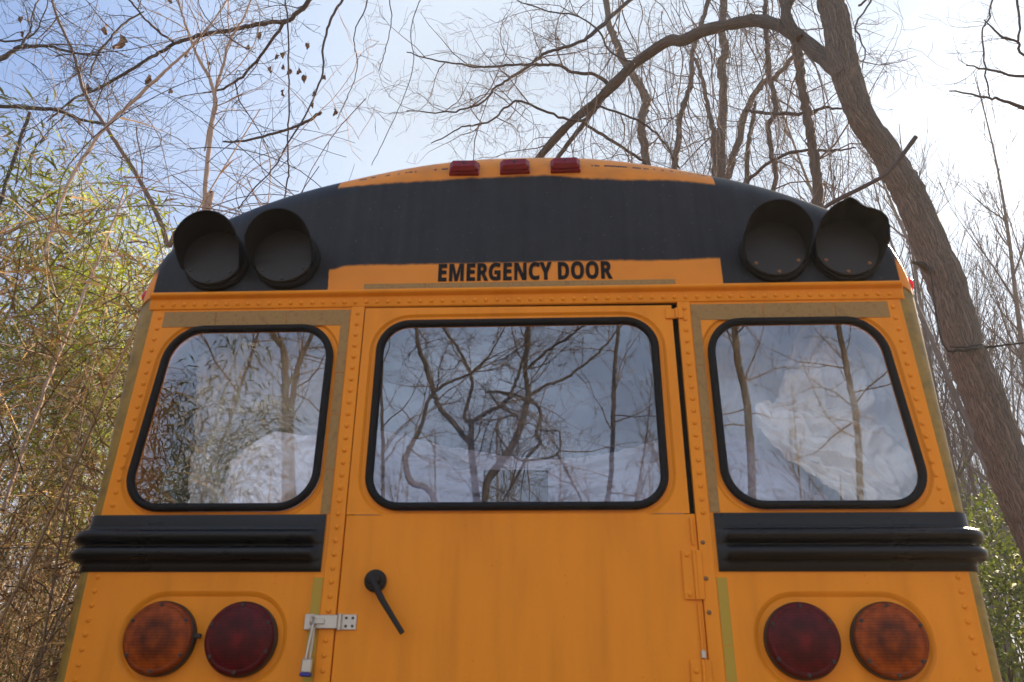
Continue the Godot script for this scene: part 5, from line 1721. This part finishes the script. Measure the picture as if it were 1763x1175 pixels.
func behind() -> void:
	# bare woods that close the view all round
	var wb := MB.new()
	for i in 520:
		var a := TAU * i / 520.0 + rng.randf_range(-0.01, 0.01)
		var r := rng.randf_range(34.0, 70.0)
		var o := Vector3(cos(a) * r, 0, sin(a) * r - 4.0)
		var h := rng.randf_range(8.0, 13.0)
		var top := o + Vector3(rng.randf_range(-1, 1), h, rng.randf_range(-1, 1))
		wb.tube(PackedVector3Array([o, o.lerp(top, 0.5) + rv3() * 0.15, top]), PackedFloat32Array([0.13, 0.09, 0.02]), 5)
		for k in 12:
			var q := o.lerp(top, rng.randf_range(0.3, 0.95))
			var d := Vector3(rng.randf_range(-1, 1), rng.randf_range(0.8, 1.8), rng.randf_range(-1, 1)).normalized()
			var e := q + d * rng.randf_range(1.0, 2.6)
			wb.tube(PackedVector3Array([q, q.lerp(e, 0.5) + rv3() * 0.12, e]), PackedFloat32Array([0.035, 0.02, 0.008]), 3)
			for j in 3:
				var q2 := q.lerp(e, rng.randf_range(0.3, 0.9))
				wb.tube(PackedVector3Array([q2, q2 + (d + rv3() * 0.8).normalized() * rng.randf_range(0.5, 1.2)]), PackedFloat32Array([0.012, 0.006]), 3)
	lone("woodland", wb, M.grey_twig, "far bare grey-brown woods closing the horizon all round", "woodland", "", "stuff")
	# what the rear windows mirror: the trees on the near side of the track
	var t := thing("forked_tree", "dark forked tree mirrored in the middle of the emergency door's window", "tree")
	var k1 := []
	k1.append(stem(t, "trunk", [Vector3(-0.652, 0.615, 9.000), Vector3(-0.867, 3.176, 9.000), Vector3(-0.941, 3.912, 9.000), Vector3(-1.013, 4.477, 9.000), Vector3(-1.046, 4.769, 9.000), Vector3(-1.047, 5.093, 9.000)], [0.0633, 0.0586, 0.0523, 0.0493, 0.0457, 0.0378], M.vine_bark, 12, 6))
	k1.append(stem(t, "limb", [Vector3(-1.046, 4.769, 9.000), Vector3(-1.324, 5.114, 9.052), Vector3(-1.544, 5.374, 9.090), Vector3(-1.648, 5.646, 9.122), Vector3(-1.800, 6.085, 9.171), Vector3(-1.932, 6.437, 9.210), Vector3(-1.978, 6.689, 9.236), Vector3(-2.194, 7.469, 9.314), Vector3(-2.365, 8.404, 9.400)], [0.0415, 0.0401, 0.0385, 0.0368, 0.0353, 0.0314, 0.0272, 0.0234, 0.0145], M.vine_bark, 9, 6, 0.01))
	k1.append(stem(t, "limb", [Vector3(-1.047, 5.093, 9.000), Vector3(-0.828, 5.229, 8.963), Vector3(-0.600, 5.338, 8.926), Vector3(-0.456, 5.540, 8.891), Vector3(-0.372, 5.771, 8.856), Vector3(-0.268, 6.129, 8.805), Vector3(-0.250, 6.460, 8.760), Vector3(-0.036, 7.077, 8.673), Vector3(0.058, 7.642, 8.600)], [0.0336, 0.0336, 0.0294, 0.0253, 0.0234, 0.0214, 0.0173, 0.0131, 0.0089], M.vine_bark, 8, 6, 0.01))
	k1.append(stem(t, "limb", [Vector3(-1.047, 5.093, 9.000), Vector3(-1.152, 5.187, 9.011), Vector3(-1.104, 5.476, 9.033), Vector3(-1.052, 5.703, 9.051), Vector3(-1.141, 6.005, 9.073), Vector3(-1.285, 6.306, 9.097), Vector3(-1.515, 6.628, 9.124), Vector3(-1.782, 7.171, 9.164), Vector3(-1.909, 7.721, 9.200)], [0.0294, 0.0295, 0.0256, 0.0259, 0.0240, 0.0221, 0.0179, 0.0137, 0.0093], M.vine_bark, 8, 6, 0.01))
	twig_part(t, k1, {"level": 2, "wig": 0.33, "thin": 0.0028, "thick": 0.008, "t0": 0.2, "more": 1.3}, 4.0, 1.2, M.twig)
	var t2 := thing("leaning_trunk_tree", "leaning tree with looping branches mirrored right of the forked one", "tree")
	var k2 := []
	k2.append(stem(t2, "trunk", [Vector3(-1.024, 0.632, 8.500), Vector3(-0.884, 3.083, 8.500), Vector3(-0.795, 3.808, 8.500), Vector3(-0.747, 4.107, 8.500), Vector3(-0.564, 4.380, 8.500), Vector3(-0.377, 4.682, 8.500), Vector3(-0.274, 5.027, 8.500), Vector3(-0.217, 5.293, 8.500), Vector3(-0.242, 5.557, 8.500), Vector3(-0.258, 5.745, 8.500), Vector3(-0.216, 6.238, 8.500), Vector3(-0.163, 7.182, 8.500), Vector3(-0.250, 8.004, 8.500)], [0.0673, 0.0560, 0.0500, 0.0505, 0.0510, 0.0476, 0.0442, 0.0365, 0.0328, 0.0330, 0.0294, 0.0217, 0.0134], M.vine_bark, 12, 6, 0.005))
	k2.append(stem(t2, "limb", [Vector3(-0.217, 5.258, 8.500), Vector3(-0.080, 5.133, 8.469), Vector3(-0.040, 4.969, 8.442), Vector3(-0.105, 4.703, 8.398), Vector3(-0.050, 4.572, 8.374), Vector3(-0.213, 4.373, 8.329), Vector3(-0.364, 4.063, 8.268), Vector3(-0.539, 3.731, 8.200)], [0.0243, 0.0241, 0.0239, 0.0236, 0.0234, 0.0232, 0.0190, 0.0149], M.vine_bark, 7, 6))
	k2.append(stem(t2, "limb", [Vector3(-0.201, 5.293, 8.500), Vector3(0.003, 5.460, 8.550), Vector3(0.284, 5.597, 8.611), Vector3(0.582, 5.840, 8.682), Vector3(0.846, 6.116, 8.749), Vector3(1.066, 6.396, 8.809), Vector3(1.365, 6.875, 8.900)], [0.0203, 0.0205, 0.0207, 0.0167, 0.0170, 0.0129, 0.0088], M.vine_bark, 7, 6, 0.01))
	k2.append(stem(t2, "limb", [Vector3(-0.242, 5.708, 8.500), Vector3(0.009, 5.898, 8.387), Vector3(0.265, 6.036, 8.283), Vector3(0.543, 6.193, 8.167), Vector3(0.940, 6.412, 8.000)], [0.0206, 0.0205, 0.0164, 0.0122, 0.0081], M.vine_bark, 7, 6, 0.01))
	k2.append(stem(t2, "limb", [Vector3(-0.813, 5.361, 8.500), Vector3(-0.538, 5.271, 8.282), Vector3(-0.356, 5.174, 8.129), Vector3(-0.226, 5.039, 8.000)], [0.0163, 0.0160, 0.0196, 0.0193], M.vine_bark, 7, 6, 0.01))
	k2.append(stem(t2, "limb", [Vector3(-0.781, 5.396, 8.500), Vector3(-0.602, 5.129, 8.445), Vector3(-0.350, 4.962, 8.390), Vector3(-0.444, 4.964, 8.371), Vector3(-0.623, 4.868, 8.332), Vector3(-0.610, 4.656, 8.295), Vector3(-0.355, 4.306, 8.215), Vector3(-0.125, 4.274, 8.168), Vector3(0.179, 4.331, 8.103), Vector3(0.213, 4.582, 8.050), Vector3(0.146, 4.632, 8.032), Vector3(-0.006, 4.591, 8.000)], [0.0122, 0.0161, 0.0199, 0.0159, 0.0158, 0.0117, 0.0115, 0.0152, 0.0151, 0.0114, 0.0114, 0.0076], M.vine_bark, 7, 6))
	k2.append(stem(t2, "limb", [Vector3(0.182, 4.456, 8.500), Vector3(0.367, 4.049, 8.428), Vector3(0.508, 3.723, 8.369), Vector3(0.605, 3.333, 8.300)], [0.0157, 0.0153, 0.0113, 0.0111], M.vine_bark, 6, 6))
	twig_part(t2, k2, {"level": 2, "wig": 0.33, "thin": 0.0028, "thick": 0.008, "t0": 0.15, "more": 1.3}, 4.0, 1.1, M.twig)
	var more := [
		["straight dark trunk mirrored near the right side of the door's window", [Vector3(0.706, 0.607, 9.500), Vector3(0.858, 3.754, 9.500), Vector3(0.887, 4.055, 9.500), Vector3(0.964, 4.466, 9.500), Vector3(1.039, 5.381, 9.500), Vector3(1.102, 6.191, 9.500), Vector3(1.177, 6.820, 9.500), Vector3(1.292, 8.051, 9.500)], [0.0438, 0.0371, 0.0375, 0.0339, 0.0350, 0.0314, 0.0275, 0.0191]],
		["curved pale tree mirrored at the left of the door's window", [Vector3(-0.952, 2.048, 8.000), Vector3(-1.379, 3.662, 8.000), Vector3(-1.699, 3.942, 8.000), Vector3(-1.790, 4.204, 8.000), Vector3(-1.749, 4.391, 8.000), Vector3(-1.612, 4.685, 8.000), Vector3(-1.525, 5.078, 8.000), Vector3(-1.292, 5.302, 8.000), Vector3(-0.927, 5.476, 8.000), Vector3(-0.672, 5.811, 8.000), Vector3(-0.437, 6.344, 8.000)], [0.0479, 0.0404, 0.0409, 0.0376, 0.0341, 0.0268, 0.0233, 0.0196, 0.0157, 0.0119, 0.0081]],
		["thin straight trunk mirrored at the left edge of the door's window", [Vector3(-1.984, 0.603, 9.000), Vector3(-2.257, 3.942, 9.000), Vector3(-2.331, 4.928, 9.000), Vector3(-2.403, 5.541, 9.000), Vector3(-2.544, 6.693, 9.000)], [0.0283, 0.0243, 0.0252, 0.0214, 0.0134]],
		["paired pale trunk mirrored at the upper right of the left rear window", [Vector3(-2.712, 0.658, 7.500), Vector3(-3.126, 3.594, 7.500), Vector3(-3.279, 4.689, 7.500), Vector3(-3.346, 5.210, 7.500), Vector3(-3.420, 5.611, 7.500), Vector3(-3.567, 5.783, 7.500), Vector3(-3.896, 6.323, 7.500)], [0.0554, 0.0529, 0.0481, 0.0453, 0.0422, 0.0348, 0.0198]],
		["branching pale trunk mirrored beside the paired one in the left rear window", [Vector3(-2.646, 0.655, 7.600), Vector3(-3.080, 3.619, 7.600), Vector3(-3.241, 4.749, 7.600), Vector3(-3.234, 5.251, 7.600), Vector3(-3.212, 5.518, 7.600), Vector3(-3.098, 5.824, 7.600), Vector3(-2.885, 6.358, 7.600)], [0.0435, 0.0392, 0.0374, 0.0343, 0.0347, 0.0273, 0.0159]],
		["thin leaning pale stem mirrored across the left rear window", [Vector3(-3.756, 2.474, 6.500), Vector3(-3.747, 3.321, 6.500), Vector3(-3.622, 3.991, 6.500), Vector3(-3.514, 4.552, 6.500), Vector3(-3.434, 5.082, 6.500), Vector3(-3.402, 5.302, 6.500), Vector3(-3.363, 5.943, 6.500)], [0.0244, 0.0191, 0.0197, 0.0185, 0.0172, 0.0139, 0.0107]],
		["leaning trunk mirrored at the inner side of the right rear window", [Vector3(2.219, 0.704, 7.500), Vector3(2.462, 3.567, 7.500), Vector3(2.538, 4.769, 7.500), Vector3(2.489, 5.371, 7.500), Vector3(2.504, 5.783, 7.500), Vector3(2.536, 6.650, 7.500)], [0.0481, 0.0481, 0.0470, 0.0445, 0.0415, 0.0273]],
		["tall trunk mirrored left of the outer edge of the right rear window", [Vector3(3.479, 0.694, 8.000), Vector3(3.926, 3.821, 8.000), Vector3(4.032, 4.705, 8.000), Vector3(4.026, 5.379, 8.000), Vector3(4.025, 6.039, 8.000), Vector3(4.045, 6.910, 8.000)], [0.0440, 0.0397, 0.0412, 0.0384, 0.0355, 0.0244]]]
	for q in more:
		var g := thing("bare_tree", q[0], "tree")
		var cv := stem(g, "trunk", q[1], q[2], M.vine_bark, 10, 6, 0.008)
		twig_part(g, [cv], {"level": 2, "wig": 0.3, "thin": 0.0028, "thick": 0.008, "t0": 0.3, "more": 1.2}, 2.8, 1.3, M.twig)
	var lb := "slender bare tree mirrored far off in the rear windows"
	var pr := []
	for i in 2:
		pr.append(slender_tree(lb, "bare trees mirrored in the rear windows", [Vector3(2.5, 0, 15), Vector3(-1.5, 0, 16)][i], [9.5, 8.0][i], M.grey_twig, 26, 4.0))
	for i in 13:
		again(pr[i % 2], Vector3(-11.0 + i * 1.8 + rng.randf_range(-0.5, 0.5), 0, rng.randf_range(13, 22)), rng.randf_range(0, TAU), rng.randf_range(0.8, 1.1))
	bamboo(Vector3(-3.1, 0, 4.6), 4.4, 6, "leafy bamboo mirrored in the lower left of the left rear window", "", 2600, Color(0.10, 0.13, 0.04), Vector3(0.05, 0, 0))
	bamboo(Vector3(-4.2, 0, 6.0), 4.6, 6, "taller bamboo mirrored behind the leafy clump in the left rear window", "", 2000, Color(0.12, 0.12, 0.05), Vector3(0.05, 0, 0))
